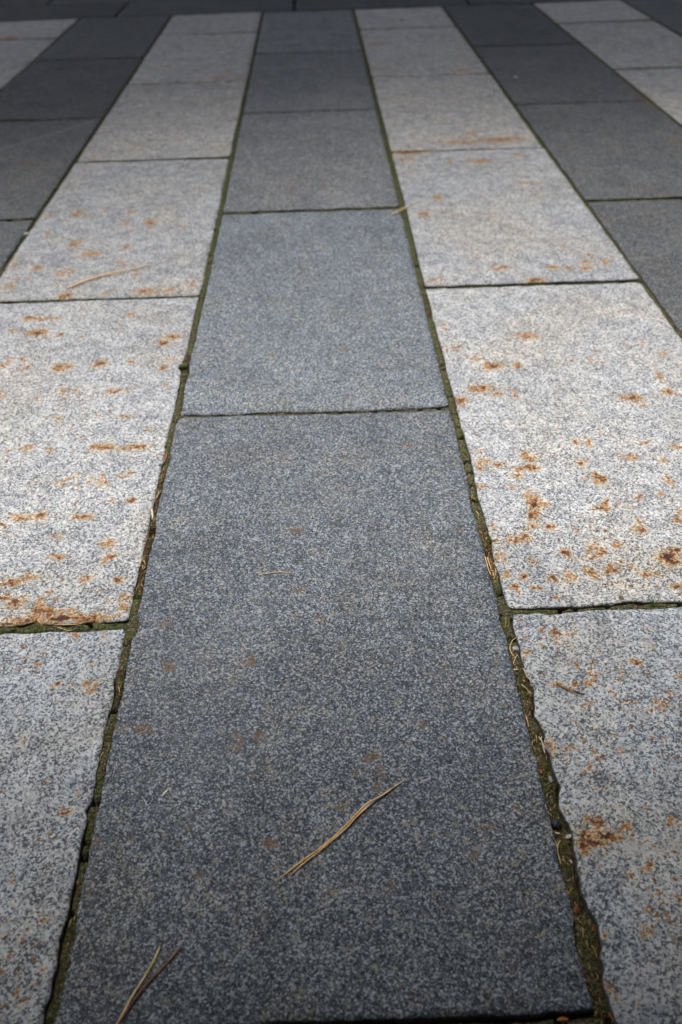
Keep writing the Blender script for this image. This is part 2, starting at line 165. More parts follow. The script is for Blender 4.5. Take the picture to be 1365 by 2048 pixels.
NEEDLES = [
    ('pine_needle', 'slab', 'tan', 0.68, 'long tan pine needle bundle lying across the near dark grey slab', [[(0.1719, 0.3438), (0.1927, 0.3597), (0.212, 0.3726), (0.222, 0.3815), (0.234, 0.3924), (0.2477, 0.405), (0.2635, 0.4174), (0.2892, 0.4349)], [(0.182, 0.3464), (0.1919, 0.3557), (0.2049, 0.3651), (0.2178, 0.3756), (0.2301, 0.3859), (0.2419, 0.3989), (0.2538, 0.4092)], [(0.2111, 0.3717), (0.2256, 0.3846), (0.2373, 0.3962), (0.2492, 0.4089), (0.2564, 0.4131), (0.2688, 0.4197), (0.2782, 0.4275)]]),
    ('pine_needle', 'slab', 'straw', 0.9, 'forked pair of pine needles at the near edge of the dark slab', [[(0.0782, 0.2932), (0.0747, 0.2808), (0.0683, 0.2677), (0.0621, 0.2572), (0.0564, 0.2431), (0.0535, 0.2381), (0.0504, 0.2301)], [(0.0956, 0.2921), (0.0831, 0.2767), (0.0725, 0.2657), (0.0661, 0.2566), (0.0578, 0.2437), (0.0544, 0.2373), (0.0512, 0.2298)]]),
    ('pine_needle', 'slab', 'tan', 1.3, 'blurred orange pine needle on the rust flecked pale slab', [[(-0.268, 1.5296), (-0.2436, 1.5615), (-0.2162, 1.5824), (-0.1843, 1.5987), (-0.1532, 1.6105), (-0.1211, 1.6322)], [(-0.2621, 1.5336), (-0.2382, 1.5588), (-0.204, 1.5861), (-0.1703, 1.5928)]]),
    ('pine_needle', 'slab', 'straw', 1.1, 'pale pine needle bridging the joint at the corner of the dark slab', [[(0.3858, 1.8572), (0.4064, 1.8739), (0.4259, 1.9003), (0.4601, 1.9423)], [(0.3896, 1.863), (0.4125, 1.892), (0.4339, 1.9123)]]),
    ('pine_needle', 'slab', 'tan', 0.5, 'thin broken needle lying alone on the middle of the dark slab', [[(0.137, 0.72), (0.1496, 0.7175), (0.1645, 0.7202), (0.1813, 0.7167)]]),
    ('pine_needle', 'slab', 'brown', 0.75, 'short dark brown needle piece on the pale slab near a rust fleck', [[(0.4547, 0.5398), (0.4587, 0.5345), (0.4645, 0.531), (0.4714, 0.5274), (0.4806, 0.5232)], [(0.4569, 0.5359), (0.4641, 0.5291), (0.4718, 0.5249)]]),
    ('pine_needle', 'L0', 'tan', 0.4, 'reddish needle lying along the cross joint under the rust band', [[(-0.0882, 0.6511), (-0.0778, 0.6497), (-0.0667, 0.6507), (-0.0546, 0.6523)]]),
    ('pine_needle', 'L0', 'straw', 0.45, 'short pale needle standing askew in the rusty cross joint', [[(-0.111, 0.6607), (-0.1077, 0.6566), (-0.1014, 0.6495)]]),
    ('pine_needle', 'L0', 'straw', 0.4, 'curved straw fibre pressed against the lower pale slab in the cross joint', [[(-0.0851, 0.6471), (-0.0787, 0.6438), (-0.0721, 0.6419), (-0.067, 0.6416)]]),
    ('pine_needle', 'J1', 'yellow', 0.35, 'upright yellow fibre on the moss just past the cross joint', [[(0.4201, 0.6343), (0.4186, 0.6261), (0.4167, 0.6187)]]),
    ('pine_needle', 'J1', 'straw', 0.45, 'curly pale strand hooked around the small grey pebble', [[(0.4265, 0.6036), (0.4215, 0.6002), (0.4184, 0.5954), (0.416, 0.5884), (0.4165, 0.5828), (0.4189, 0.5785)]]),
    ('pine_needle', 'J1', 'straw', 0.5, 'pale bent strand just below the grey pebble', [[(0.4231, 0.5803), (0.4201, 0.5763), (0.4177, 0.5723), (0.4159, 0.5683)]]),
    ('pine_needle', 'J1', 'straw', 0.4, 'pale strand against the pale slab above the long straight fibre', [[(0.4249, 0.5625), (0.426, 0.5577), (0.4271, 0.5523), (0.4295, 0.5463)]]),
    ('pine_needle', 'J1', 'brown', 0.45, 'brown needle piece under the straw chip in the joint', [[(0.4146, 0.5589), (0.4175, 0.5548), (0.4195, 0.5514), (0.4214, 0.548)]]),
    ('pine_needle', 'J1', 'straw', 0.4, 'long straight pale fibre across the sandy joint', [[(0.4191, 0.5416), (0.4223, 0.5369), (0.4257, 0.5328), (0.429, 0.5289)]]),
    ('bark_sliver', 'J1', 'orange', 0.9, 'orange bark sliver by the dark slab edge', [[(0.4163, 0.5046), (0.4169, 0.5003), (0.4168, 0.495)]]),
    ('pine_needle', 'J1', 'tan', 0.45, 'tan needle beside the orange bark sliver', [[(0.4163, 0.5022), (0.4165, 0.4956), (0.4167, 0.4896)]]),
    ('pine_needle', 'J1', 'yellow', 0.4, 'short yellow needle next to the pale forked twig', [[(0.4218, 0.4806), (0.4213, 0.476), (0.4208, 0.4714)]]),
    ('forked_twig', 'J1', 'pale', 0.6, 'pale forked twig in the joint, its ends spreading toward the slab', [[(0.4242, 0.4781), (0.4257, 0.4734), (0.4271, 0.4688), (0.4287, 0.4631)], [(0.427, 0.4774), (0.4249, 0.4746), (0.4242, 0.4758)], [(0.4254, 0.4723), (0.4261, 0.4666), (0.4258, 0.4587)]]),
    ('pine_needle', 'J1', 'brown', 0.3, 'thin brown curved fibre below the forked twig', [[(0.414, 0.4672), (0.4151, 0.4631), (0.4182, 0.4613), (0.4215, 0.4612)]]),
    ('pine_needle', 'J1', 'straw', 0.45, 'long straw fibre forked at its top below the black pebble', [[(0.4209, 0.3723), (0.4178, 0.3687), (0.4161, 0.3632), (0.4159, 0.3568), (0.416, 0.3496)], [(0.4154, 0.3716), (0.4166, 0.3692), (0.4167, 0.3655)]]),
    ('wood_chip', 'J1', 'pale', 0.7, 'white splinter just below the black pebble', [[(0.4178, 0.3801), (0.4198, 0.379), (0.422, 0.3789)]]),
    ('wood_chip', 'J1', 'pale', 0.6, 'tiny white splinter by the pale slab beside the big rust smear', [[(0.425, 0.3546), (0.4255, 0.3532), (0.4264, 0.3514)]]),
    ('pine_needle', 'J1', 'yellow', 0.35, 'yellow curved fibre at the upper end of the dark joint', [[(0.4169, 0.3251), (0.4189, 0.328), (0.4215, 0.33)]]),
    ('bark_flake', 'J1', 'orange', 1.0, 'orange bark flake against the dark slab in the deep joint', [[(0.4156, 0.3281), (0.4159, 0.326), (0.4166, 0.3238)]]),
    ('bark_flake', 'J1', 'red', 1.1, 'red brown bark flake among litter in the deep joint', [[(0.4179, 0.3088), (0.4198, 0.3128), (0.4216, 0.3152)]]),
    ('pine_needle', 'J1', 'yellow', 0.45, 'dull yellow curved needle in the deep dark joint', [[(0.4186, 0.3014), (0.4207, 0.3001), (0.4227, 0.2984)]]),
    ('pine_needle', 'J1', 'straw', 0.4, 'straw curl standing above the deepest part of the joint', [[(0.4207, 0.2969), (0.4208, 0.2941), (0.4204, 0.2909), (0.4191, 0.289)]]),
    ('bark_flake', 'J1', 'red', 0.9, 'small red bark flake by the pale slab edge in the deep joint', [[(0.4293, 0.2969), (0.4292, 0.2949), (0.4283, 0.293)]]),
    ('pine_needle', 'J1', 'yellow', 0.4, 'straight yellow fibre at the near end of the dark joint', [[(0.4247, 0.2826), (0.4259, 0.2794), (0.4273, 0.2755)]]),
    ('bark_sliver', 'J1', 'orange', 0.7, 'small orange sliver wedged at the start of the mossy joint', [[(0.4136, 0.8503), (0.4166, 0.8481), (0.4192, 0.8437)]]),
    ('pine_needle', 'J1', 'tan', 0.5, 'outermost of the dry needles bundled in the joint by the dark slab', [[(0.4131, 0.7351), (0.4136, 0.7236), (0.4141, 0.7123), (0.4152, 0.7012)]]),
    ('pine_needle', 'J1', 'tan', 0.5, 'middle one of the dry needles bundled in the mossy joint', [[(0.4158, 0.7332), (0.4162, 0.7209), (0.4179, 0.7095), (0.4185, 0.6993)]]),
    ('pine_needle', 'J1', 'brown', 0.5, 'darker needle crossing the bundled dry needles in the joint', [[(0.4192, 0.7312), (0.4183, 0.719), (0.4187, 0.7078), (0.4158, 0.6977)]]),
    ('pine_needle', 'J1', 'straw', 0.4, 'straw needle curling at the lower end of the needle bundle', [[(0.422, 0.7127), (0.422, 0.7059), (0.4191, 0.6993), (0.4164, 0.6944)]]),
    ('pine_needle', 'J1', 'straw', 0.4, 'short straw bit in the brown litter above the moss cushion', [[(0.4155, 0.8203), (0.4175, 0.8162), (0.4186, 0.8111)]]),
    ('bark_flake', 'J1', 'orange', 1.0, 'orange flake in the joint beside the dark slab near the blue grey shard', [[(0.418, 0.4426), (0.4186, 0.4409), (0.4184, 0.4383)]]),
    ('pine_needle', 'J1', 'brown', 0.35, 'brown thread below the orange flake in the joint', [[(0.4179, 0.4356), (0.4192, 0.4329), (0.4201, 0.4307)]]),
    ('bark_sliver', 'J0', 'pale', 1.0, 'light wood sliver standing bright in the narrow joint', [[(-0.007, 0.8511), (-0.005, 0.8417), (-0.0027, 0.8295)]]),
    ('pine_needle', 'J0', 'straw', 0.5, 'bent straw needle above the light wood sliver', [[(-0.0043, 0.8697), (-0.0024, 0.876), (-0.002, 0.8824), (-0.0035, 0.889)]]),
    ('pine_needle', 'J0', 'brown', 0.55, 'long brown needle lying lengthwise in the narrow joint', [[(-0.0028, 0.8215), (-0.0038, 0.8098), (-0.004, 0.7983), (-0.0043, 0.7869), (-0.0048, 0.7776)]]),
    ('pine_needle', 'J0', 'straw', 0.45, 'hooked pale needle in the litter of the narrow joint', [[(-0.0057, 0.738), (-0.0061, 0.7486), (-0.0047, 0.7556), (-0.0021, 0.7591)]]),
    ('pine_needle', 'J0', 'straw', 0.35, 'short pale bit under the hooked needle', [[(-0.0029, 0.752), (-0.001, 0.7474), (0.0001, 0.7438)]]),
    ('pine_needle', 'J0', 'brown', 0.5, 'reddish brown needle just above the green moss tuft', [[(-0.0034, 0.6955), (-0.0029, 0.7037), (-0.0026, 0.7138)]]),
    ('pine_needle', 'J0', 'straw', 0.35, 'pale bit lying on the sand below the green moss tuft', [[(-0.0015, 0.676), (-0.0002, 0.6784), (0.0019, 0.6798)]]),
    ('pine_needle', 'J0', 'straw', 0.35, 'bright fibre crossing the dark crack of the joint', [[(-0.0005, 0.5579), (0.0012, 0.5539), (0.0024, 0.5499)]]),
    ('pine_needle', 'J0', 'orange', 0.3, "thin orange curl at the dark slab's edge", [[(0.0044, 0.5113), (0.005, 0.5077), (0.0034, 0.5054)]]),
    ('pine_needle', 'J0', 'straw', 0.4, 'bright straw needle on the olive sand', [[(-0.0038, 0.4745), (-0.0028, 0.4773), (-0.0015, 0.4806)]]),
    ('bark_flake', 'J0', 'red', 1.5, 'rust brown flake just below the green moss dot', [[(-0.0034, 0.9513), (-0.0028, 0.9631), (-0.0032, 0.9777)]]),
    ('seed_husk', 'slab', 'pale', 0.9, 'small pale seed husk on the dark slab near the joint', [[(0.0623, 0.4271), (0.0642, 0.4301), (0.0665, 0.4341)]]),
    ('bark_flake', 'J0', 'orange', 1.2, 'orange flake lying in the bottom cross joint', [[(0.3846, 0.2298), (0.3885, 0.2303), (0.393, 0.2301)]]),
    ('wood_chip', 'J1', 'straw', 1.0, 'square straw chip against the dark slab edge', [[(0.415, 0.5609), (0.4171, 0.5608), (0.4194, 0.5614)]]),
    ('grass_sprig', 'R0', 'grass', 0.4, 'green grass sprig growing from the cross joint by the pale slab', [[(0.5895, 0.643), (0.5901, 0.6469), (0.5928, 0.6515)], [(0.5895, 0.643), (0.5938, 0.6459), (0.5974, 0.6481)], [(0.5889, 0.643), (0.5863, 0.6455), (0.5828, 0.6473)], [(0.5895, 0.643), (0.5922, 0.6444), (0.5945, 0.6443)], [(0.5892, 0.6438), (0.5884, 0.647), (0.5881, 0.6493)]]),
]
MOSSES = [
    ('moss_tuft', 'J1', 0.4199, 1.5876, 8.0, 'small bright green moss tuft in the joint beside the far pale slab'),
    ('moss_tuft', 'J0', -0.0035, 1.816, 5.0, 'faint green moss speck high in the joint past the light grey middle slab'),
    ('moss_tuft', 'J0', -0.0064, 0.9914, 5.0, 'green moss dot just above a rust brown flake in the joint'),
    ('moss_tuft', 'J0', -0.0022, 0.6914, 8.0, 'largest green moss tuft, at the joint corner near the rusty slab edge'),
    ('moss_tuft', 'L0', -0.1085, 0.6483, 7.0, 'green moss sprig under the dark rust band in the cross joint'),
    ('moss_tuft', 'L0', -0.0201, 0.6468, 5.0, 'small green moss sprig at the end of the cross joint near the corner'),
    ('moss_tuft', 'L0', -0.1338, 0.6481, 6.0, 'dull green moss patch at the frame edge of the rusty cross joint'),
    ('moss_tuft', 'J1', 0.4249, 0.7645, 8.0, 'dark green moss cushion in the joint above the bundle of dry needles'),
    ('moss_tuft', 'J1', 0.4242, 0.9907, 6.0, 'olive green moss bump in the joint beside the rust speckled pale slab'),
    ('moss_tuft', 'R0', 0.4698, 0.6518, 4.0, "tiny green moss sprout along the pale slab's front edge"),
]
PEBBLES = [
    ('pebble', 'J1', 0.4224, 0.5886, 0.0032, 'grey', 'round light grey pebble held by a curly strand in the joint'),
    ('pebble', 'J1', 0.4203, 0.3876, 0.0044, 'black', 'rough black pebble filling the joint beside the big rust smear'),
    ('stone_shard', 'J1', 0.4254, 0.432, 0.0023, 'blue', 'bluish grey stone shard in the sandy joint'),
    ('stone_shard', 'J1', 0.4296, 0.3756, 0.0026, 'pale', 'pale quartz chip broken from the edge of the rust smeared slab'),
    ('pebble', 'J0', -0.0068, 1.2158, 0.0075, 'mossy', 'moss covered stone bulging out of the narrow joint'),
    ('pebble', 'J-1', -0.4194, 1.8242, 0.0062, 'pale', 'small pale pebble in the diagonal joint beside the rust flecked slab'),
    ('pebble', 'slab', 0.9092, 3.0795, 0.005, 'white', 'tiny pale pebble lying on the far dark slab'),
    ('pebble', 'slab', 0.6163, 4.1503, 0.0078, 'grey', 'small dark pebble on the last pale slab before the dark border'),
]


scene.cycles.use_denoising = True
scene.cycles.denoising_prefilter = 'ACCURATE'
# ------------------------------------------------------------------ helpers
def hash2(ix, iy, seed):
    h = (ix.astype(np.int64) * 374761393 + iy.astype(np.int64) * 668265263 + seed * 974711) & 0x7fffffff
    h = ((h ^ (h >> 13)) * 1274126177) & 0x7fffffff
    h = (h ^ (h >> 16)) & 0xffffff
    return h / float(0xffffff)

def vnoise(x, y, seed=0):
    """smooth value noise in -1..1"""
    x = np.asarray(x, float); y = np.asarray(y, float)
    ix = np.floor(x); iy = np.floor(y)
    fx = x - ix; fy = y - iy
    fx = fx * fx * (3 - 2 * fx); fy = fy * fy * (3 - 2 * fy)
    a = hash2(ix, iy, seed); b = hash2(ix + 1, iy, seed)
    c = hash2(ix, iy + 1, seed); d = hash2(ix + 1, iy + 1, seed)
    return 2 * ((a * (1 - fx) + b * fx) * (1 - fy) + (c * (1 - fx) + d * fx) * fy) - 1

def n1(t, seed):
    t = np.asarray(t, float)
    return vnoise(t, np.zeros_like(t) + 0.37, seed)

def mesh_np(name, verts, quads, attrs=None, smooth=True):
    me = bpy.data.meshes.new(name)
    me.vertices.add(len(verts))
    me.vertices.foreach_set("co", np.asarray(verts, np.float32).ravel())
    q = np.asarray(quads, np.int32)
    me.loops.add(q.size)
    me.loops.foreach_set("vertex_index", q.ravel())
    me.polygons.add(len(q))
    me.polygons.foreach_set("loop_start", np.arange(0, q.size, 4, dtype=np.int32))
    me.polygons.foreach_set("loop_total", np.full(len(q), 4, np.int32))
    if smooth:
        me.polygons.foreach_set("use_smooth", np.ones(len(q), bool))
    me.update(calc_edges=True)
    for k, v in (attrs or {}).items():
        a = me.attributes.new(k, 'FLOAT', 'POINT')
        a.data.foreach_set("value", np.asarray(v, np.float32))
    return me

def link(name, me, mat=None, parent=None, loc=(0, 0, 0)):
    o = bpy.data.objects.new(name, me)
    COL.objects.link(o)
    o.location = loc
    if parent:
        o.parent = parent
    if mat and me is not None and not me.materials:
        me.materials.append(mat)
    return o

def tag(o, label=None, cat=None, group=None, kind=None):
    if label: o["label"] = label
    if cat: o["category"] = cat
    if group: o["group"] = group
    if kind: o["kind"] = kind
    return o

# ------------------------------------------------------------------ materials
class NT:
    def __init__(self, name):
        self.m = bpy.data.materials.new(name)
        self.m.use_nodes = True
        self.t = self.m.node_tree
        self.bsdf = self.t.nodes["Principled BSDF"]
    def n(self, typ, **kw):
        nd = self.t.nodes.new(typ)
        for k, v in kw.items():
            setattr(nd, k, v)
        return nd
    def l(self, a, b):
        self.t.links.new(a, b)
    def val(self, sock, v):
        if hasattr(v, "is_output"):
            self.l(v, sock)
        else:
            sock.default_value = v
    def math(self, op, a, b=0.0, c=0.0, clamp=False):
        nd = self.n("ShaderNodeMath", operation=op, use_clamp=clamp)
        self.val(nd.inputs[0], a); self.val(nd.inputs[1], b); self.val(nd.inputs[2], c)
        return nd.outputs[0]
    def noise(self, vec, scale, detail=2.0, rough=0.5, out=0, dist=0.0):
        nd = self.n("ShaderNodeTexNoise")
        self.l(vec, nd.inputs["Vector"])
        nd.inputs["Scale"].default_value = scale
        nd.inputs["Detail"].default_value = detail
        nd.inputs["Roughness"].default_value = rough
        nd.inputs["Distortion"].default_value = dist
        return nd.outputs[out]
    def voro(self, vec, scale, feature='F1', out="Color", rnd=1.0):
        nd = self.n("ShaderNodeTexVoronoi", feature=feature)
        self.l(vec, nd.inputs["Vector"])
        nd.inputs["Scale"].default_value = scale
        nd.inputs["Randomness"].default_value = rnd
        return nd.outputs[out]
    def ramp(self, fac, stops, interp='LINEAR'):
        nd = self.n("ShaderNodeValToRGB")
        nd.color_ramp.interpolation = interp
        e = nd.color_ramp.elements
        while len(e) < len(stops):
            e.new(0.5)
        for el, (p, c) in zip(e, stops):
            el.position = p
            el.color = (c[0], c[1], c[2], 1.0) if hasattr(c, "__len__") else (c, c, c, 1.0)
        self.val(nd.inputs[0], fac)
        return nd.outputs[0]
    def step(self, v, a, b):
        nd = self.n("ShaderNodeMapRange", interpolation_type='SMOOTHSTEP')
        self.val(nd.inputs[0], v)
        nd.inputs[1].default_value = a; nd.inputs[2].default_value = b
        return nd.outputs[0]
    def mix(self, fac, a, b, blend='MIX'):
        nd = self.n("ShaderNodeMix", data_type='RGBA', blend_type=blend)
        self.val(nd.inputs[0], fac)
        for s, v in ((nd.inputs[6], a), (nd.inputs[7], b)):
            if hasattr(v, "is_output"): self.l(v, s)
            else: s.default_value = (v[0], v[1], v[2], 1.0)
        return nd.outputs[2]
    def attr(self, name, typ='GEOMETRY', out="Fac"):
        nd = self.n("ShaderNodeAttribute", attribute_name=name, attribute_type=typ)
        return nd.outputs[out]
    def bump(self, h, strength, dist):
        nd = self.n("ShaderNodeBump")
        nd.inputs["Strength"].default_value = strength
        nd.inputs["Distance"].default_value = dist
        self.l(h, nd.inputs["Height"])
        self.l(nd.outputs[0], self.bsdf.inputs["Normal"])

def coords(g):
    """object coordinates, shifted by a random amount for each slab"""
    tc = g.n("ShaderNodeTexCoord")
    oi = g.n("ShaderNodeObjectInfo")
    add = g.n("ShaderNodeVectorMath", operation='ADD')
    sc = g.math('MULTIPLY', oi.outputs["Random"], 37.0)
    g.l(tc.outputs["Object"], add.inputs[0])
    g.l(sc, add.inputs[1])
    return add.outputs[0]

def granite(name, pale):
    g = NT(name)
    v = coords(g)
    clus = g.noise(v, 34, 3.0, 0.6)                       # minerals gather in clouds
    cl = g.math('MULTIPLY', g.math('SUBTRACT', clus, 0.5), 0.55)
    # crystals: cells of random value, their outlines roughened by a little noise
    wob = g.n("ShaderNodeVectorMath", operation='MULTIPLY_ADD')
    g.l(g.noise(v, 900, 1.0, 0.5, out=1), wob.inputs[0])
    wob.inputs[1].default_value = (.0016, .0016, .0016)
    g.l(v, wob.inputs[2])
    w = wob.outputs[0]
    def cells(scale, soft=0.0):
        c = g.n("ShaderNodeSeparateColor")
        g.l(g.voro(w, scale), c.inputs[0])
        return c.outputs[0]
    if pale:
        grain = g.noise(v, 260, 2.0, 0.55)
        felds = cells(360)
        base = g.ramp(felds, [(0.0, (.40, .42, .45)), (0.35, (.58, .585, .595)), (0.7, (.66, .66, .655)), (1.0, (.73, .72, .70))])
        qz = g.step(g.math('ADD', g.math('ADD', cells(460), g.math('MULTIPLY', g.noise(v, 195, 2.0, 0.5), 0.9)), cl), 1.10, 1.22)
        base = g.mix(g.math('MULTIPLY', qz, 0.70), base, (.24, .265, .305))
        bio = g.step(g.math('ADD', g.math('ADD', cells(590), g.math('MULTIPLY', g.noise(v, 285, 1.0, 0.5), 1.2)), cl), 1.28, 1.37)
        base = g.mix(g.math('MULTIPLY', bio, 0.90), base, (.065, .076, .094))
        bio2 = g.step(g.math('ADD', cells(800), g.math('MULTIPLY', cl, 0.6)), 0.90, 0.95)
        base = g.mix(g.math('MULTIPLY', bio2, 0.8), base, (.06, .07, .085))
    else:
        grain = g.noise(v, 330, 2.0, 0.6)
        c1 = g.math('ADD', cells(610), g.math('MULTIPLY', g.math('SUBTRACT', g.noise(v, 280, 2.0, 0.5), 0.5), 0.9))
        c1 = g.math('SUBTRACT', c1, g.math('MULTIPLY', cl, .60))
        base = g.ramp(c1, [(0.10, (.012, .016, .026)), (0.38, (.045, .055, .074)), (0.60, (.105, .122, .148)), (0.76, (.25, .27, .295)), (0.92, (.62, .62, .61))])
        c2 = cells(1000)
        base = g.mix(0.42, base, g.ramp(c2, [(0.0, (.012, .016, .025)), (0.5, (.055, .066, .086)), (0.72, (.17, .19, .215)), (0.90, (.50, .51, .515)), (1.0, (.72, .71, .68))]))
        cream = g.step(cells(210), 0.86, 0.94)
        base = g.mix(g.math('MULTIPLY', g.math('MULTIPLY', cream, g.step(grain, 0.48, 0.58)), 0.6), base, (.40, .35, .22))
    # broad cloudiness of the stone and trodden-in dirt
    cloud = g.noise(v, 9.0, 4.0, 0.6)
    lo = .84 if pale else .82
    base = g.mix(1.0, base, g.ramp(cloud, [(0.27, (lo, lo, lo * 1.03)), (0.5, (1, 1, 1)), (0.73, (1.12, 1.115, 1.10) if pale else (1.15, 1.145, 1.13))]), 'MULTIPLY')
    if pale:                                              # beige weathering of the trodden stone
        wash = g.step(g.noise(v, 6.0, 4.0, 0.62), 0.42, 0.68)
        base = g.mix(g.math('MULTIPLY', wash, 0.60), base, (.98, .91, .79), 'MULTIPLY')
    else:                                                 # brownish grime trodden into the dark stone
        grime = g.step(g.noise(v, 11.0, 5.0, 0.68), 0.47, 0.66)
        base = g.mix(g.math('MULTIPLY', grime, 0.40), base, (1.06, .93, .76), 'MULTIPLY')
        worn = g.step(g.noise(v, 4.2, 5.0, 0.7), 0.50, 0.72)
        base = g.mix(g.math('MULTIPLY', worn, 0.16), base, (.30, .305, .31))
    mid = g.noise(v, 42.0, 3.0, 0.6)
    base = g.mix(1.0, base, g.ramp(mid, [(0.3, .88), (0.7, 1.10)]), 'MULTIPLY')
    tone = g.attr("tone", 'OBJECT', "Color")
    base = g.mix(1.0, base, tone, 'MULTIPLY')
    # pale scratches and lime streaks
    ps = g.math('MULTIPLY', g.attr("streak"), g.ramp(g.noise(v, 140, 3.0), [(0.35, .25), (0.6, 1.0)]))
    base = g.mix(ps, base, (.42, .38, .35) if pale else (.30, .30, .31))
    # rust: an ochre halo with a brown core, broken up by the grain
    st = g.attr("stain") if pale else g.math("MULTIPLY", g.attr("stain"), 1.45)
    rn = g.noise(v, 300, 3.0, 0.6)
    rn2 = g.noise(v, 120, 3.0, 0.6)
    br = g.math('ADD', g.math('MULTIPLY', g.math('SUBTRACT', rn, 0.5), 2.2), g.math('MULTIPLY', g.math('SUBTRACT', rn2, 0.5), 2.8))
    br = g.math('ADD', br, g.math('MULTIPLY', g.math('SUBTRACT', cells(380), 0.55), 0.75))
    # small ochre freckles that belong to the stone itself
    fr = g.step(g.math('ADD', g.noise(v, 150, 2.0, 0.6), g.math('MULTIPLY', g.math('SUBTRACT', cloud, 0.5), 0.5)), 0.62, 0.80)
    fr = g.math('MULTIPLY', fr, g.attr("freckle", 'OBJECT'))
    s2 = g.math('ADD', st, fr)
    lvl = g.math('ADD', s2, g.math('MULTIPLY', br, g.step(s2, 0.03, 0.35)))
    tint = g.step(s2, 0.05, 0.5)
    halo = g.step(lvl, 0.14, 0.34)
    core = g.step(g.math('ADD', lvl, g.math('MULTIPLY', g.math('SUBTRACT', st, 0.6), 0.35)), 0.50, 0.86)
    if pale:
        wide = g.step(g.math('ADD', g.math('ADD', g.attr("bleed"), g.math('MULTIPLY', fr, 0.6)), g.math('MULTIPLY', br, 0.30)), 0.15, 0.85)
        base = g.mix(g.math('MULTIPLY', wide, 0.60), base, (.92, .74, .46), 'MULTIPLY')
        rust = g.ramp(lvl, [(0.20, (.64, .41, .14)), (0.42, (.47, .215, .034)), (0.68, (.245, .088, .016)), (0.95, (.075, .024, .009))])
        base = g.mix(g.math('MULTIPLY', halo, g.ramp(lvl, [(0.2, .50), (0.6, .92)])), base, rust)
        deep = g.step(g.math('ADD', st, g.math('MULTIPLY', br, 0.30)), 0.78, 1.02)
        base = g.mix(g.math('MULTIPLY', deep, 0.9), base, (.040, .014, .008))
    else:
        base = g.mix(g.math('MULTIPLY', halo, 0.62), base, g.ramp(rn, [(0.36, (.085, .046, .022)), (0.62, (.24, .145, .06))]))
        base = g.mix(g.math('MULTIPLY', core, 0.6), base, (.085, .038, .018))
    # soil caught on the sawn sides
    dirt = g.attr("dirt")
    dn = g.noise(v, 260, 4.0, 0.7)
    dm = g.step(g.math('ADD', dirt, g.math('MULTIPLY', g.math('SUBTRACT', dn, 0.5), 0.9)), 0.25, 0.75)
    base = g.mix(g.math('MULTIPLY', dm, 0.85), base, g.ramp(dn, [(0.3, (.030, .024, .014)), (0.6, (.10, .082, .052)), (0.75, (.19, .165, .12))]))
    g.l(base, g.bsdf.inputs["Base Color"])
    g.l(g.ramp(grain, [(0.3, .62), (0.7, .80)]), g.bsdf.inputs["Roughness"])
    g.bsdf.inputs["Specular IOR Level"].default_value = 0.35
    h = g.math('ADD', g.math('MULTIPLY', g.noise(v, 260 if pale else 420, 3.0, 0.6), 1.0), g.math('MULTIPLY', g.noise(v, 90, 3.0, 0.55), 1.3))
    g.bump(h, 0.55, 0.0022 if pale else 0.0016)
    return g.m

def joint_material():
    g = NT("joint_sand")
    tc = g.n("ShaderNodeTexCoord")
    v = tc.outputs["Object"]
    gr = g.noise(v, 430, 3.0, 0.72)
    base = g.ramp(gr, [(0.30, (.016, .014, .007)), (0.46, (.062, .056, .026)), (0.56, (.16, .145, .072)), (0.66, (.50, .46, .30))])
    cell = g.voro(v, 620)
    base = g.mix(0.45, base, g.ramp(cell, [(0.0, (.02, .018, .01)), (0.6, (.10, .09, .045)), (1.0, (.40, .37, .25))]))
    patch = g.noise(v, 55, 3.0, 0.6)
    green = g.step(g.math('ADD', patch, g.math('MULTIPLY', g.attr("moss"), 0.5)), 0.48, 0.68)
    base = g.mix(g.math('MULTIPLY', green, 0.6), base, g.ramp(gr, [(0.35, (.022, .032, .007)), (0.65, (.15, .17, .045))]))
    soil = g.step(g.math('ADD', g.noise(v, 70, 3.0, 0.6), g.math('MULTIPLY', g.attr("soil"), 0.30)), 0.58, 0.80)
    base = g.mix(g.math('MULTIPLY', soil, 0.75), base, g.ramp(gr, [(0.33, (.012, .007, .004)), (0.5, (.045, .026, .012)), (0.66, (.17, .10, .045))]))
    g.l(base, g.bsdf.inputs["Base Color"])
    g.bsdf.inputs["Roughness"].default_value = 0.9
    g.bsdf.inputs["Specular IOR Level"].default_value = 0.2
    g.bump(g.math('ADD', gr, g.math('MULTIPLY', g.noise(v, 220, 3.0), 1.2)), 1.0, 0.004)
    return g.m

def simple(name, stops, scale, rough=0.7, bump=0.0, stretch=None):
    g = NT(name)
    tc = g.n("ShaderNodeTexCoord")
    v = tc.outputs["Object"]
    if stretch:
        mp = g.n("ShaderNodeMapping")
        mp.inputs["Scale"].default_value = stretch
        g.l(v, mp.inputs["Vector"]); v = mp.outputs[0]
    f = g.noise(v, scale, 4.0, 0.6)
    g.l(g.ramp(f, stops), g.bsdf.inputs["Base Color"])
    g.bsdf.inputs["Roughness"].default_value = rough
    if bump:
        g.bump(f, 0.6, bump)
    return g.m

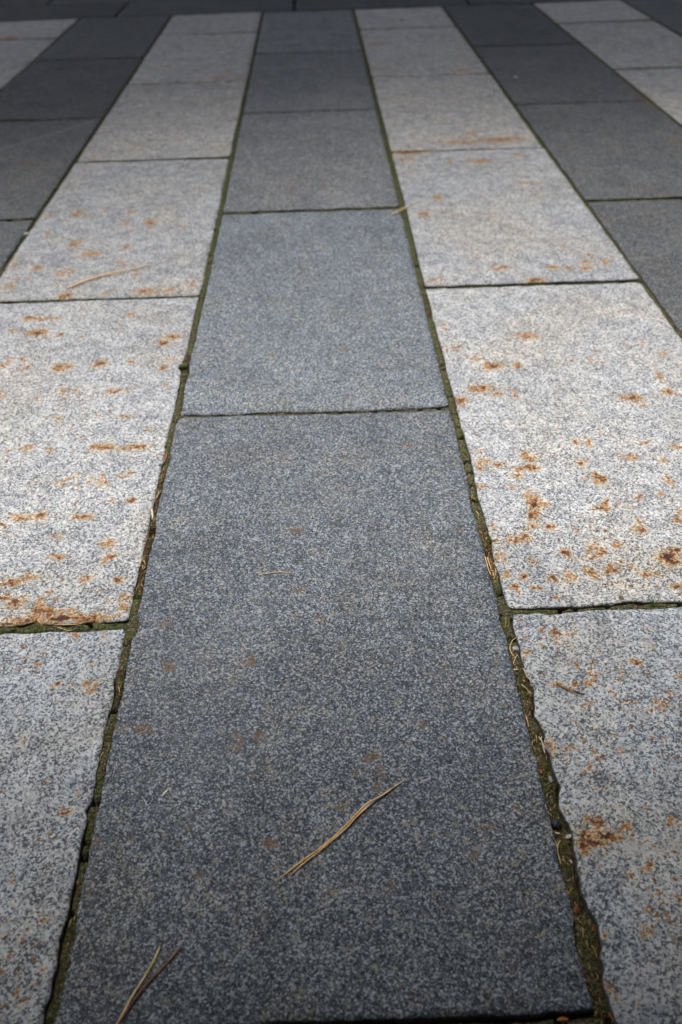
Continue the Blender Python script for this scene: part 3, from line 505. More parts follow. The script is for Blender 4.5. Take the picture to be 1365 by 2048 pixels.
M = {}
M["pale"] = granite("pale_granite", True)
M["dark"] = granite("dark_granite", False)
M["joint"] = joint_material()
M["bed"] = simple("bedding_sand", [(0.3, (.03, .026, .016)), (0.7, (.10, .088, .055))], 300, 0.95)
M["ground"] = simple("lawn_soil", [(0.3, (.018, .024, .008)), (0.6, (.04, .055, .015)), (0.75, (.07, .08, .03))], 30, 0.95)
M["tan"] = simple("tan_needle", [(0.3, (.66, .36, .115)), (0.5, (.82, .52, .22)), (0.7, (.88, .68, .39))], 120, 0.55)
M["straw"] = simple("straw_needle", [(0.3, (.54, .36, .13)), (0.5, (.74, .55, .26)), (0.7, (.85, .70, .42))], 120, 0.55)
M["brown"] = simple("brown_needle", [(0.3, (.085, .034, .012)), (0.5, (.20, .088, .03)), (0.7, (.36, .19, .075))], 120, 0.6)
M["yellow"] = simple("yellow_fibre", [(0.3, (.40, .24, .035)), (0.7, (.60, .42, .10))], 120, 0.6)
M["orange"] = simple("orange_bark", [(0.3, (.30, .085, .015)), (0.7, (.55, .22, .06))], 250, 0.6)
M["red"] = simple("red_brown_bark", [(0.3, (.10, .028, .010)), (0.7, (.32, .12, .05))], 300, 0.65)
M["pale_bit"] = simple("pale_splinter", [(0.3, (.55, .44, .28)), (0.7, (.78, .70, .54))], 150, 0.6)
M["grass"] = simple("grass_green", [(0.3, (.04, .10, .012)), (0.7, (.11, .23, .03))], 200, 0.5)
M["moss"] = simple("moss_green", [(0.3, (.020, .055, .006)), (0.5, (.045, .115, .012)), (0.7, (.10, .20, .03))], 300, 0.8)
M["olive"] = simple("olive_moss", [(0.3, (.028, .034, .008)), (0.5, (.065, .075, .02)), (0.7, (.13, .14, .045))], 300, 0.85)
M["grey"] = simple("grey_pebble", [(0.3, (.16, .17, .18)), (0.7, (.50, .52, .53))], 700, 0.5, 0.0006)
M["black"] = simple("black_pebble", [(0.35, (.008, .009, .012)), (0.6, (.030, .033, .042)), (0.72, (.14, .15, .17))], 600, 0.55, 0.001)
M["blue"] = simple("blue_grey_shard", [(0.3, (.08, .09, .105)), (0.7, (.34, .36, .40))], 700, 0.5, 0.0006)
M["quartz"] = simple("pale_quartz", [(0.3, (.34, .31, .27)), (0.7, (.62, .59, .54))], 600, 0.5, 0.0006)
M["white"] = simple("white_pebble", [(0.3, (.42, .42, .42)), (0.7, (.58, .58, .57))], 300, 0.5)
COLOUR = {"pale": "pale_bit"}

# ------------------------------------------------------------------ ground and pavement
P = 0.42                                   # one course of slabs with its joint
L = 0.84                                   # one slab length with its joint
FAR = lambda x: 4.462 + 0.028 * (x - 0.2)  # where the courses meet the border
NEAR = -1.05

gv = [(-400, -400, -.05), (400, -400, -.05), (400, 400, -.05), (-400, 400, -.05)]
ground = link("ground", mesh_np("ground", gv, [(0, 1, 2, 3)]), M["ground"])
tag(ground, "dark soil and grass around the paving", kind='structure')
bv = [(-3.1, NEAR, -.033), (4.0, NEAR, -.033), (4.0, 6.2, -.033), (-3.1, 6.2, -.033)]
pavement = link("pavement", mesh_np("pavement", bv, [(0, 1, 2, 3)]), M["bed"])
tag(pavement, "granite slab paving in alternating pale and dark courses", kind='structure')

def long_edge(j, side, y):
    """x of the slab edge beside long joint j (side -1: the slab on its west, +1: on its east)"""
    y = np.asarray(y, float)
    sd = (j * 2 + (1 if side > 0 else 0)) * 7 + 3
    x = j * P + side * (0.0053 + 0.0008 * math.sin(j * 2.1) + 0.0014 * np.clip((y - 1.3) / 1.0, 0, 1)) + 0.0011 * n1(y / 0.055, sd) + 0.0009 * n1(y / 0.014, sd + 1)
    key = "J%d%s" % (j, "R" if side > 0 else "L")
    if key in EDGES:
        e = np.array(EDGES[key])
        xt = np.interp(y, e[:, 0], e[:, 1])
        k = np.clip((y - e[0, 0] + .06) / .06, 0, 1) * np.clip((e[-1, 0] + .10 - y) / .10, 0, 1)
        x = x * (1 - k) + xt * k
    nib = np.clip(n1(y / 0.0085, sd + 4) - 0.45, 0, 1) * 0.0022          # small chips out of the arris
    return x + side * nib + 0.0007 * n1(y / 0.0048, sd + 2)

def cross_edge(course, yc, side, x, seed, key=None):
    x = np.asarray(x, float)
    y = yc + side * (0.0040 if key else (0.0046 if yc < 1.8 else (0.0072 if yc < 2.9 else 0.0115))) + 0.0009 * n1(x / 0.05, seed) + 0.0007 * n1(x / 0.013, seed + 1)
    if key in EDGES:
        e = np.array(EDGES[key])
        yt = np.interp(x, e[:, 0], e[:, 1])
        inside = np.clip((x - e[0, 0] + .03) / .03, 0, 1) * np.clip((e[-1, 0] + .03 - x) / .03, 0, 1)
        y = y * (1 - inside) + yt * inside
    return y + side * np.clip(n1(x / 0.009, seed + 4) - 0.45, 0, 1) * 0.0018 + 0.0006 * n1(x / 0.0050, seed + 2)

def slab_mesh(name, xl, xr, yb, yt, x0, x1, y0, y1, res, dz, seed, stains, streaks):
    """a grid between four ragged edges, a worn arris and rough sides; local to its centre"""
    nx = max(3, int(round((x1 - x0) / res))); ny = max(3, int(round((y1 - y0) / res)))
    u, v = np.meshgrid(np.linspace(0, 1, nx + 1), np.linspace(0, 1, ny + 1))
    yn = y0 + (y1 - y0) * v
    xn = x0 + (x1 - x0) * u
    X = xl(yn) * (1 - u) + xr(yn) * u
    Y = yb(xn) * (1 - v) + yt(xn) * v
    cx, cy = (x0 + x1) / 2, (y0 + y1) / 2
    Z = dz + RNG.normal(0, 0.0012) * (u - .5) + RNG.normal(0, 0.0012) * (v - .5) + 0.0003 * vnoise(X / .03, Y / .03, seed) + 0.0002 * vnoise(X / .008, Y / .008, seed + 5)
    de = np.minimum(np.minimum(u, 1 - u) * (x1 - x0), np.minimum(v, 1 - v) * (y1 - y0))
    wear = np.clip(1 - de / 0.0045, 0, 1)
    Z = Z - wear * (0.0009 + 0.0009 * np.clip(vnoise(X / .02, Y / .02, seed + 9), -.6, 1))
    # rounded, chipped corners
    du = np.minimum(u, 1 - u) * (x1 - x0); dv = np.minimum(v, 1 - v) * (y1 - y0)
    cr_ = 0.004 + 0.002 * hash2(np.floor(u * 2), np.floor(v * 2), seed)
    k = np.clip(1 - (du + dv) / cr_, 0, 1)
    X = X + k * cr_ * 0.30 * np.where(u < .5, 1, -1); Y = Y + k * cr_ * 0.30 * np.where(v < .5, 1, -1)
    ids = np.arange((nx + 1) * (ny + 1)).reshape(ny + 1, nx + 1)
    top = np.stack([X.ravel() - cx, Y.ravel() - cy, Z.ravel()], 1)
    quads = np.stack([ids[:-1, :-1], ids[:-1, 1:], ids[1:, 1:], ids[1:, :-1]], -1).reshape(-1, 4)
    ring = np.concatenate([ids[0, :-1], ids[:-1, -1], ids[-1, :0:-1], ids[:0:-1, 0]])
    nr = len(ring)
    rc = top[ring]
    out = np.zeros((nr, 2))
    out[:nx] = (0, -1); out[nx:nx + ny] = (1, 0); out[nx + ny:2 * nx + ny] = (0, 1); out[2 * nx + ny:] = (-1, 0)
    V = [top]; Q = [quads]
    stain = np.zeros(len(top)); bleed = np.zeros(len(top))
    wx, wy = X.ravel(), Y.ravel()
    jx = wx + 0.0042 * vnoise(wx / .011, wy / .011, 71) + 0.0024 * vnoise(wx / .0048, wy / .0048, 72)
    jy = wy + 0.0042 * vnoise(wx / .011, wy / .011, 73) + 0.0024 * vnoise(wx / .0048, wy / .0048, 74)
    for sx, sy, rx, ry, s in stains:
        d = ((jx - sx) / rx) ** 2 + ((jy - sy) / ry) ** 2
        stain = np.maximum(stain, s * np.exp(-(d ** 1.1) * 0.75))
        bleed = np.maximum(bleed, s * np.exp(-d / 5.0))
    stain *= 0.96 + 0.30 * vnoise(wx / .006, wy / .006, 75)
    streak = np.zeros(len(top))
    for pts, wdt, amt in streaks:
        for (ax, ay), (bx, by) in zip(pts[:-1], pts[1:]):
            vx, vy = bx - ax, by - ay
            t = np.clip(((wx - ax) * vx + (wy - ay) * vy) / (vx * vx + vy * vy), 0, 1)
            d = np.hypot(wx - ax - t * vx, wy - ay - t * vy)
            streak = np.maximum(streak, amt * np.exp(-(d / wdt) ** 2))
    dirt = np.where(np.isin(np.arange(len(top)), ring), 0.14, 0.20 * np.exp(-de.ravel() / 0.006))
    prev = ring; base = len(top)
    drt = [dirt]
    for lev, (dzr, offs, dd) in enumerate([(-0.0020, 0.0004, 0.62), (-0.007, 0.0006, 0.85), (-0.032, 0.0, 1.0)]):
        p = rc.copy()
        jn = n1(np.arange(nr) * 0.31, seed + 31 + lev) * 0.0005
        p[:, :2] += out * (offs + jn)[:, None]
        p[:, 2] = rc[:, 2] + dzr
        new = np.arange(base, base + nr); base += nr
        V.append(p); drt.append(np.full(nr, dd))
        Q.append(np.stack([prev, new, np.roll(new, -1), np.roll(prev, -1)], 1))
        prev = new
    V = np.concatenate(V); Q = np.concatenate(Q)
    pad = np.zeros(len(V) - len(top))
    st_all = np.concatenate([stain, pad])
    n_top = len(top)
    for lev in range(2):
        st_all[n_top + lev * nr:n_top + (lev + 1) * nr] = stain[ring]
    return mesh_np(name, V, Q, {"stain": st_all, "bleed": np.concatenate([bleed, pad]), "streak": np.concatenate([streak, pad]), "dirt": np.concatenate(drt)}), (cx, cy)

ST = np.array([(a / 1000, b / 1000, max(c * 0.95, 1.7) / 1000, max(d * 1.0, 2.3) / 1000, e / 10 * ((0.88 if b < 640 and e < 10 else 1.08) if b < 1500 else 0.85)) for a, b, c, d, e in STAINS])

def near_stains(x0, x1, y0, y1):
    k = (ST[:, 0] > x0 - .02) & (ST[:, 0] < x1 + .02) & (ST[:, 1] > y0 - .03) & (ST[:, 1] < y1 + .03)
    return ST[k]

def add_slab(xl, xr, yb, yt, x0, x1, y0, y1, res, mat, tone, freckle, seed, label=None, streaks=(), dz=None, tint=(1, 1, 1)):
    if dz is None:
        dz = float(RNG.normal(0, 0.0010))
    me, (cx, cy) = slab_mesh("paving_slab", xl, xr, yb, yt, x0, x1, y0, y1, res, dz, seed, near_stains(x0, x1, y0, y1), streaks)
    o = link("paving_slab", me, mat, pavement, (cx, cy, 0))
    o["tone"] = [float(tone * c) for c in tint]; o["freckle"] = freckle
    if label: o["label"] = label
    return o

CROSS = []        # (course, y, seed, key)
def course_joints(i):
    off = 0.645 if i % 2 else 0.229
    drift = 0.0045 * i if i != 0 else 0.0
    ys = []
    y = off - L * 3
    k = -3
    while y < 4.40:
        if y > NEAR: ys.append((k, y + (0.003 * math.sin(i * 3.3 + k) if k > 1 else 0)))
        y += L * (0.9975 if k > 1 else 1.0); k += 1
    return ys

TINT = {(0, 0): (.95, 1.0, 1.07), (0, 1): (.94, 1.0, 1.06), (-1, -1): (.96, 1.0, 1.05), (1, -1): (.96, 1.0, 1.05), (0, 2): (1.01, 1.0, .98)}
TONES = {(0, 0): 0.77, (0, 1): 0.97, (0, 2): 0.95, (0, 3): 0.92, (0, 4): 1.05, (-1, -1): 0.80, (1, -1): 0.78, (-1, 0): .90, (1, 0): .92, (-1, 1): .86, (1, 1): .86, (-1, 2): .93, (1, 2): .93}
for i in range(-7, 9):
    js = course_joints(i)
    ends = [(None, NEAR)] + js + [(99, None)]
    for n in range(len(ends) - 1):
        k0, ya = ends[n]; k1, yb_ = ends[n + 1]
        k = -9 if k0 is None else k0
        seed = (i + 20) * 131 + (k + 10) * 17
        x0, x1 = i * P, (i + 1) * P
        y_hi = yb_ if yb_ is not None else FAR((x0 + x1) / 2)
        key0 = {(0, 0): "C0U", (-1, 0): "L0U", (1, 0): "R0U", (0, 1): "C1U"}.get((i, k0))
        key1 = {(-1, 0): "L0L", (1, 0): "R0L", (0, 1): "C1L"}.get((i, k1))
        sa, sb = (i + 20) * 57 + (k + 10) * 5, (i + 20) * 57 + ((k1 or 0) + 10) * 5 + 2
        fa = (lambda x, y=ya, s=sa, q=key0: cross_edge(0, y, 1, x, s, q))
        if yb_ is None:
            fb = (lambda x, s=sb: FAR(x) - 0.005 + 0.0012 * n1(x / .05, s))
        else:
            fb = (lambda x, y=yb_, s=sb, q=key1: cross_edge(0, y, -1, x, s, q))
        hero = abs(i) <= 1 and -0.3 < y_hi < 1.6 and y_hi > 0.2
        midr = abs(i) <= 2 and ya < 2.8 and y_hi > 0.2
        res = 0.0034 if hero else (0.0075 if midr else 0.02)
        if i % 2:
            mat, tone, fr = M["pale"], TONES.get((i, k), 0.95 + 0.05 * math.sin(i * 2.2 + k * 1.7)), 0.95
            if k == -1: fr = 0.5
        else:
            mat, tone, fr = M["dark"], TONES.get((i, k), {0: .84, -2: .60, 2: .62}.get(i, .68) + 0.05 * math.sin(i + k * 2.3)), 0.30
        streaks = []
        if i == -2 and 1 <= k <= 2: streaks = [(SCRATCH, 0.007, 0.55)]
        if i == 1 and k == -1: streaks = [(PALE_STREAK, 0.006, 0.75)]
        label = {(-1, 0): "pale granite slab with a dark rust band along its near edge", (1, 0): "pale granite slab peppered with orange rust spots",
                 (1, -1): "greyish pale granite slab with one big rust smear at its edge", (0, 0): "dark grey granite slab with a long pine needle on it",
                 (0, 1): "lighter blue grey granite slab"}.get((i, k))
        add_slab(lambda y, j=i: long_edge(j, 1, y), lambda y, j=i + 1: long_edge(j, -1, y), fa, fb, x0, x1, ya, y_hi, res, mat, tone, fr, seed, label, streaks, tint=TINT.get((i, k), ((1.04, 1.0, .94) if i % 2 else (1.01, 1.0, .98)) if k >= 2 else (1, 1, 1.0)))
    for k, y in js:
        CROSS.append((i, y, k))

# border of dark slabs laid crosswise in running bond beyond the courses
def border_y(row, x):
    return FAR(x) + row * 0.40 + (0.010 if row else 0.0)
for row in range(3):
    start = -0.635 - 0.84 * 3 - (0.41 if row % 2 else 0)
    xs = [start + q * 0.825 for q in range(9)]
    for q in range(8):
        x0, x1 = xs[q], xs[q + 1]
        ya, yb_ = border_y(row, (x0 + x1) / 2), border_y(row + 1, (x0 + x1) / 2)
        s = 9000 + row * 100 + q * 7
        add_slab(lambda y, a=x0, s=s: a + .006 + .001 * n1(np.asarray(y) / .05, s), lambda y, a=x1, s=s: a - .006 + .001 * n1(np.asarray(y) / .05, s + 1),
                 lambda x, r=row, s=s: border_y(r, np.asarray(x)) + .006 + .001 * n1(np.asarray(x) / .06, s + 2),
                 lambda x, r=row, s=s: border_y(r + 1, np.asarray(x)) - .004 + .001 * n1(np.asarray(x) / .06, s + 3),
                 x0, x1, ya, yb_, 0.02, M["dark"], 0.50 + 0.05 * math.sin(q * 2.4 + row), 0.2, s, dz=0.002)

# ------------------------------------------------------------------ joint filling
def depth_at(j, y):
    d = 0.0024 + 0.0015 * np.clip((np.asarray(y, float) - 1.4) / 1.0, 0, 1)
    if j == 1:
        d = 0.0014 + 0.0068 * np.clip((0.62 - y) / 0.25, 0, 1)
    if j == 0:
        d = 0.0016 + 0.0058 * np.clip((0.55 - y) / 0.25, 0, 1)
    return d

MOSS_XY = [(a[2], a[3]) for a in MOSSES]
def filling(name_seed, along, lo, hi, axis, depth, cracks, extra=0.0):
    """sand and moss packed between two slab edges; lo/hi give the edges across at each point along"""
    n = len(along); na = 13
    t = np.linspace(0, 1, na)[None, :]
    A = np.repeat(along[:, None], na, 1)
    a0 = lo[:, None] - 0.0025; a1 = hi[:, None] + 0.0025
    B = a0 * (1 - t) + a1 * t
    X, Y = (B, A) if axis == 'y' else (A, B)
    edge = np.minimum(B - lo[:, None], hi[:, None] - B)
    Z = -np.broadcast_to(depth[:, None], A.shape).copy()
    Z += 0.0013 * vnoise(X / .012, Y / .012, name_seed) + 0.0010 * vnoise(X / .005, Y / .005, name_seed + 1) + 0.0006 * vnoise(X / .0021, Y / .0021, name_seed + 2)
    gap = np.clip(1 - edge / 0.0026, 0, 1.2)
    Z -= gap * (0.0022 + 0.0050 * np.clip(0.35 + vnoise(A / .03, B * 0 + name_seed, name_seed + 3), 0, 1))
    for c in cracks:
        w = 0.0020 + 0.0007 * n1(B[0] * 400 + c * 50, 3)[None, :]
        cc = c + 0.0012 * n1(B / .004 + c * 77, 5)
        Z -= 0.0100 * np.exp(-((A - cc) / w) ** 2)
    Z -= extra
    moss = 0.12 + 0.28 * np.clip((Y - 1.2) / .8, 0, 1) + 0 * Z
    for mx, my in MOSS_XY:
        moss = np.maximum(moss, np.exp(-(((X - mx) ** 2 + (Y - my) ** 2) / 0.012 ** 2)))
    soil = np.zeros_like(Z)
    for (j0, ya, yb_, amt) in SOIL:
        if axis == 'y' and abs(X.mean() - j0 * P) < .05:
            soil = np.maximum(soil, amt * np.clip((Y - ya) / .02, 0, 1) * np.clip((yb_ - Y) / .02, 0, 1))
    ids = np.arange(n * na).reshape(n, na)
    q = np.stack([ids[:-1, :-1], ids[:-1, 1:], ids[1:, 1:], ids[1:, :-1]], -1).reshape(-1, 4)
    if axis == 'x': q = q[:, ::-1]
    return mesh_np("joint_filling", np.stack([X.ravel(), Y.ravel(), Z.ravel()], 1), q, {"moss": moss.ravel(), "soil": soil.ravel()})

SOIL = [(0, 0.69, 0.95, 1), (1, 0.70, 0.80, 1), (1, 0.18, 0.585, .45), (0, 0.52, 0.60, .7), (0, 1.18, 1.27, .8), (1, 1.35, 1.48, .8)]
for j in range(-6, 9):
    if -1 <= j <= 2:
        along = np.concatenate([np.arange(NEAR, 0.15, .01), np.arange(.15, 1.3, .0018), np.arange(1.3, 2.6, .004), np.arange(2.6, FAR(j * P), .01)])
    else:
        along = np.arange(NEAR, FAR(j * P), .012)
    rr = random.Random(j + 50)
    ck = list(CRACKS.get("J%d" % j, [])) + [rr.uniform(1.2, 3.0) for _ in range(14)] + [rr.uniform(0.2, 1.2) for _ in range(5 if j in (0, 1) else 12)]
    me = filling(j * 11 + 400, along, long_edge(j, -1, along), long_edge(j, 1, along), 'y', depth_at(j, along), ck)
    link("joint_filling", me, M["joint"], pavement)
for i, y, k in CROSS:
    if not -4 <= i <= 5: continue
    near = abs(i) <= 1 and y < 1.2
    x0, x1 = i * P, (i + 1) * P
    along = np.arange(x0 - .002, x1 + .002, .0018 if near else .008)
    ku = {(0, 0): "C0U", (-1, 0): "L0U", (1, 0): "R0U", (0, 1): "C1U"}.get((i, k))
    kl = {(-1, 0): "L0L", (1, 0): "R0L", (0, 1): "C1L"}.get((i, k))
    hi = cross_edge(0, y, 1, along, (i + 20) * 57 + (k + 10) * 5, ku)
    lo = cross_edge(0, y, -1, along, (i + 20) * 57 + (k + 10) * 5 + 2, kl)
    rr = random.Random(int(y * 1000) + i)
    d = np.full(len(along), 0.0085 if (i, k) == (0, 0) else (0.0016 if near and k == 0 else (0.0018 if y < 2.0 else 0.0026)))
    me = filling(int(y * 100) + i + 900, along, lo, hi, 'x', d, [rr.uniform(x0, x1) for _ in range(5)], 0.0006)
    link("joint_filling", me, M["joint"], pavement)
for row in range(3):
    along = np.arange(-2.9, 3.8, .015)
    yy = border_y(row, along)
    link("joint_filling", filling(2000 + row, along, yy - .006, yy + .006, 'x', np.full(len(along), .004), [], 0.0006), M["joint"], pavement)

# ------------------------------------------------------------------ litter: needles, bark, chips
def fill_z(place, x, y):
    if place == 'slab': return 0.0006
    if place == 'J1': return float(-depth_at(1, np.array([y]))[0]) + 0.0006
    if place == 'J0': return float(-depth_at(0, np.array([y]))[0]) + 0.0006
    return -0.0028

def spline(pts, n):
    pts = np.array(pts, float)
    d = np.concatenate([[0], np.cumsum(np.linalg.norm(np.diff(pts, axis=0), axis=1))])
    t = np.linspace(0, d[-1], n)
    out = np.stack([np.interp(t, d, pts[:, c]) for c in range(pts.shape[1])], 1)
    for _ in range(2):
        out[1:-1] = 0.25 * out[:-2] + 0.5 * out[1:-1] + 0.25 * out[2:]
    return out

def tube(pts, radii, sides=6, flat=1.0):
    """a tapered strand along pts, local coordinates"""
    n = len(pts)
    V = []
    for a in range(n):
        t = pts[min(a + 1, n - 1)] - pts[max(a - 1, 0)]
        t = t / (np.linalg.norm(t) + 1e-12)
        s = np.cross(t, (0, 0, 1.0)); s /= (np.linalg.norm(s) + 1e-12)
        u = np.cross(s, t)
        for b in range(sides):
            an = 2 * math.pi * b / sides
            V.append(pts[a] + radii[a] * (math.cos(an) * s + flat * math.sin(an) * u))
    Q = []
    for a in range(n - 1):
        for b in range(sides):
            c = (b + 1) % sides
            Q.append((a * sides + b, a * sides + c, (a + 1) * sides + c, (a + 1) * sides + b))
    c0, c1 = len(V), len(V) + 1
    V.append(pts[0]); V.append(pts[-1])
    for b in range(sides):
        c = (b + 1) % sides
        Q.append((c0, c, b, c0)); Q.append((c1, (n - 1) * sides + b, (n - 1) * sides + c, c1))
    return V, Q

def mesh_py(name, V, Q, smooth=True):
    me = bpy.data.meshes.new(name)
    F = []
    for q in Q:
        f = []
        for i_ in q:
            if i_ not in f: f.append(i_)
        F.append(tuple(f))
    me.from_pydata([tuple(map(float, v)) for v in V], [], F)
    if smooth:
        for p in me.polygons: p.use_smooth = True
    me.update()
    return me

CATS = {"pine_needle": "pine needle", "bark_sliver": "bark", "bark_flake": "bark", "wood_chip": "wood chip", "forked_twig": "twig", "seed_husk": "seed husk", "grass_sprig": "grass sprig"}
for name, place, colour, rad, label, paths in NEEDLES:
    ox, oy = paths[0][0]
    root = None
    rr = random.Random(label)
    multi = len(paths) > 1
    if multi:
        root = bpy.data.objects.new(name, None)
        COL.objects.link(root); root.location = (ox, oy, 0)
        root.empty_display_size = 0.01
        tag(root, label, CATS[name], "litter in the joints" if place != 'slab' else "dry needles on the slabs")
    flat_thing = name in ("bark_flake", "bark_sliver", "wood_chip", "seed_husk")
    for pi, path in enumerate(paths):
        p3 = []
        m_ = len(path)
        for a, (x, y) in enumerate(path):
            z = fill_z(place, x, y) + rad * 0.001 * (0.8 if not multi else 0.8 + 0.75 * pi)
            if name == "grass_sprig": z += 0.006 * a
            elif not flat_thing and place != 'slab': z += 0.0012 * math.sin(a * 2.2 + pi) + 0.0008
            elif place == 'slab' and not flat_thing: z += 0.0010 * math.sin(math.pi * a / (m_ - 1)) * (1 if multi else .6)
            p3.append((x - ox, y - oy, z))
        n = max(6, min(40, 4 * m_))
        pts = spline(p3, n)
        s = np.linspace(0, 1, n)
        if flat_thing:
            r = rad * 0.001 * (0.35 + 1.0 * np.sin(np.pi * np.clip(s * 0.9 + 0.06, 0, 1)))
            V, Q = tube(pts, r, 6, 0.38)
        else:
            r = rad * 0.001 * np.clip(np.minimum(0.55 + s * 4, 1.0) * np.minimum((1 - s) * 5 + 0.35, 1.0), .3, 1)
            r *= 1 + 0.12 * np.array([rr.uniform(-1, 1) for _ in range(n)])
            V, Q = tube(pts, r, 6, 0.75)
        mat = M[COLOUR.get(colour, colour)]
        if multi and pi == 1 and "forked pair" in label: mat = M["brown"]
        part = {"pine_needle": "needle", "forked_twig": "twig_branch", "grass_sprig": "blade"}.get(name, name)
        if multi:
            link(part, mesh_py(part, V, Q), mat, root)
        else:
            o = link(name, mesh_py(name, V, Q), mat, None, (ox, oy, 0))
            tag(o, label, CATS[name], "litter in the joints" if place != 'slab' else "dry needles on the slabs")

# pebbles and stone shards
for name, place, x, y, r, colour, label in PEBBLES:
    bm = bmesh.new()
    bmesh.ops.create_icosphere(bm, subdivisions=3, radius=1.0)
    sd = int(abs(x) * 1000 + y * 100)
    sx, sy, sz = (1.0, 1.15, 0.75) if name == "pebble" else (0.75, 1.6, 0.6)
    for vtx in bm.verts:
        c = vtx.co
        f = 1 + 0.16 * float(vnoise(c.x * 1.7 + c.z, c.y * 1.7 + 3, sd)) + 0.09 * float(vnoise(c.x * 4 + c.z * 3, c.y * 4, sd + 1))
        if name == "stone_shard":
            f *= 1 - 0.25 * max(0, c.z) + 0.15 * (abs(c.x) + abs(c.y) - 1)
        vtx.co = Vector((c.x * sx * f * r, c.y * sy * f * r, c.z * sz * f * r))
    me = bpy.data.meshes.new(name); bm.to_mesh(me); bm.free()
    for p in me.polygons: p.use_smooth = True
    z = (0.55 * r) if place == 'slab' else fill_z(place, x, y) + 0.25 * r
    o = link(name, me, M[{"pale": "quartz", "mossy": "olive"}.get(colour, colour)], None, (x, y, z))
    o.rotation_euler = (0, 0, sd % 6)
    tag(o, label, "pebble" if name == "pebble" else "stone chip", "stones caught in the paving")

# moss tufts: many short leafy shoots
for name, place, x, y, r, label in MOSSES:
    rr = random.Random(label)
    V, Q = [], []
    R = r * 0.00045 * (1 + y * 0.35)
    sprig = "sprig" in label or "sprout" in label
    nsh = 26 if sprig else 90
    for s_ in range(nsh):
        an = rr.uniform(0, 2 * math.pi); q = math.sqrt(rr.random())
        bx, by = q * R * 1.0 * math.cos(an), q * R * 1.5 * math.sin(an)
        h = R * (0.9 if sprig else 0.55) * rr.uniform(.5, 1.2) * (1.15 - .6 * q)
        for lf in range(4):
            a2 = rr.uniform(0, 2 * math.pi); w = 0.00035 + .04 * R
            tip = Vector((bx + math.cos(a2) * h * .75, by + math.sin(a2) * h * .75, h * rr.uniform(.5, 1.1)))
            sd_ = Vector((-math.sin(a2), math.cos(a2), 0)) * w
            b0 = Vector((bx, by, 0)); mid = (b0 + tip) / 2 + Vector((0, 0, h * .15))
            i0 = len(V)
            V += [b0, mid + sd_, tip, mid - sd_]
            Q.append((i0, i0 + 1, i0 + 2, i0 + 3))
    o = link(name, mesh_py(name, V, Q, False), M["olive" if ("olive" in label or "dull" in label) else "moss"], None, (x, y, fill_z(place, x, y) - .0008))
    tag(o, label, "moss", "moss growing in the joints")

# fine plant litter in the joints, too small and too many to count
rr = random.Random(77)
def litter(V, Q, j, ya, yb_, count, lmax=0.008, thick=.0003):
    for _ in range(count):
        y = rr.uniform(ya, yb_)
        xl_, xr_ = float(long_edge(j, -1, np.array([y]))[0]), float(long_edge(j, 1, np.array([y]))[0])
        x = rr.uniform(xl_ + .0015, xr_ - .0015)
        a = rr.gauss(math.pi / 2, .8); ln = rr.uniform(.002, lmax)
        z = fill_z('J%d' % j, x, y) + rr.uniform(0, .0010)
        p = np.array([(x - ln / 2 * math.cos(a) * .6, y - ln / 2 * math.sin(a), z), (x + rr.uniform(-.0008, .0008), y, z + .0006), (x + ln / 2 * math.cos(a) * .6, y + ln / 2 * math.sin(a), z)])
        v, q = tube(p, [rr.uniform(.00015, thick)] * 3, 4, .7)
        i0 = len(V); V.extend(v); Q.extend([tuple(i_ + i0 for i_ in f) for f in q])
for nm, mt, lab, k in (("pine_litter", "brown", "fine brown needle litter strewn over the sand of the joints", 1.0),
                       ("straw_litter", "straw", "fine straw coloured fibres scattered over the sand of the joints", 0.45),
                       ("bark_litter", "orange", "tiny orange bark crumbs scattered in the joints", 0.16)):
    V, Q = [], []
    for j, ya, yb_, cnt, lm in ((0, .69, .97, 110, .010), (1, .69, .79, 70, .010), (1, .20, .60, 170, .007), (0, .25, .69, 60, .005), (1, .79, 1.3, 50, .006), (0, .97, 1.5, 50, .007)):
        litter(V, Q, j, ya, yb_, int(cnt * k), lm if nm != "bark_litter" else .003, .0003 if nm != "bark_litter" else .0007)
    o = link(nm, mesh_py(nm, V, Q), M[mt])
    tag(o, lab, kind='stuff')

# a few crumbs of soil and bud scale lying about on the slabs
V, Q = [], []
for _ in range(110):
    x, y = rr.uniform(-.35, .95), rr.uniform(.15, 2.2)
    r_ = rr.uniform(.0004, .0011)
    i0 = len(V)
    a0 = rr.uniform(0, 6.28)
    ring_ = [(x + r_ * rr.uniform(.7, 1.3) * math.cos(a0 + k_ * 1.257), y + r_ * rr.uniform(.8, 1.8) * math.sin(a0 + k_ * 1.257), .0002) for k_ in range(5)]
    V += ring_ + [(x, y, .0004 + r_ * .7)]
    Q += [(i0 + k_, i0 + (k_ + 1) % 5, i0 + 5, i0 + 5) for k_ in range(5)]
o = link("soil_crumbs", mesh_py("soil_crumbs", V, Q), M["brown"])
tag(o, "tiny brown soil crumbs lying about on the slabs", kind='stuff')

# ------------------------------------------------------------------ unseen things added to shade both ends: a porch behind, pines ahead
M["plaster"] = simple("plaster", [(0.3, (.24, .23, .21)), (0.7, (.32, .31, .285))], 8, 0.9)
M["timber"] = simple("weathered_timber", [(0.3, (.07, .05, .035)), (0.7, (.16, .12, .085))], 14, 0.75, 0.002, (1, 8, 8))
M["glass"] = simple("dark_glass", [(0.3, (.02, .022, .025)), (0.7, (.03, .032, .036))], 4, 0.08)
M["bark"] = simple("pine_bark", [(0.3, (.045, .03, .02)), (0.7, (.15, .10, .068))], 18, 0.9, 0.01)
M["pine"] = simple("pine_foliage", [(0.3, (.016, .032, .012)), (0.5, (.032, .058, .02)), (0.7, (.055, .085, .03))], 3, 0.7)

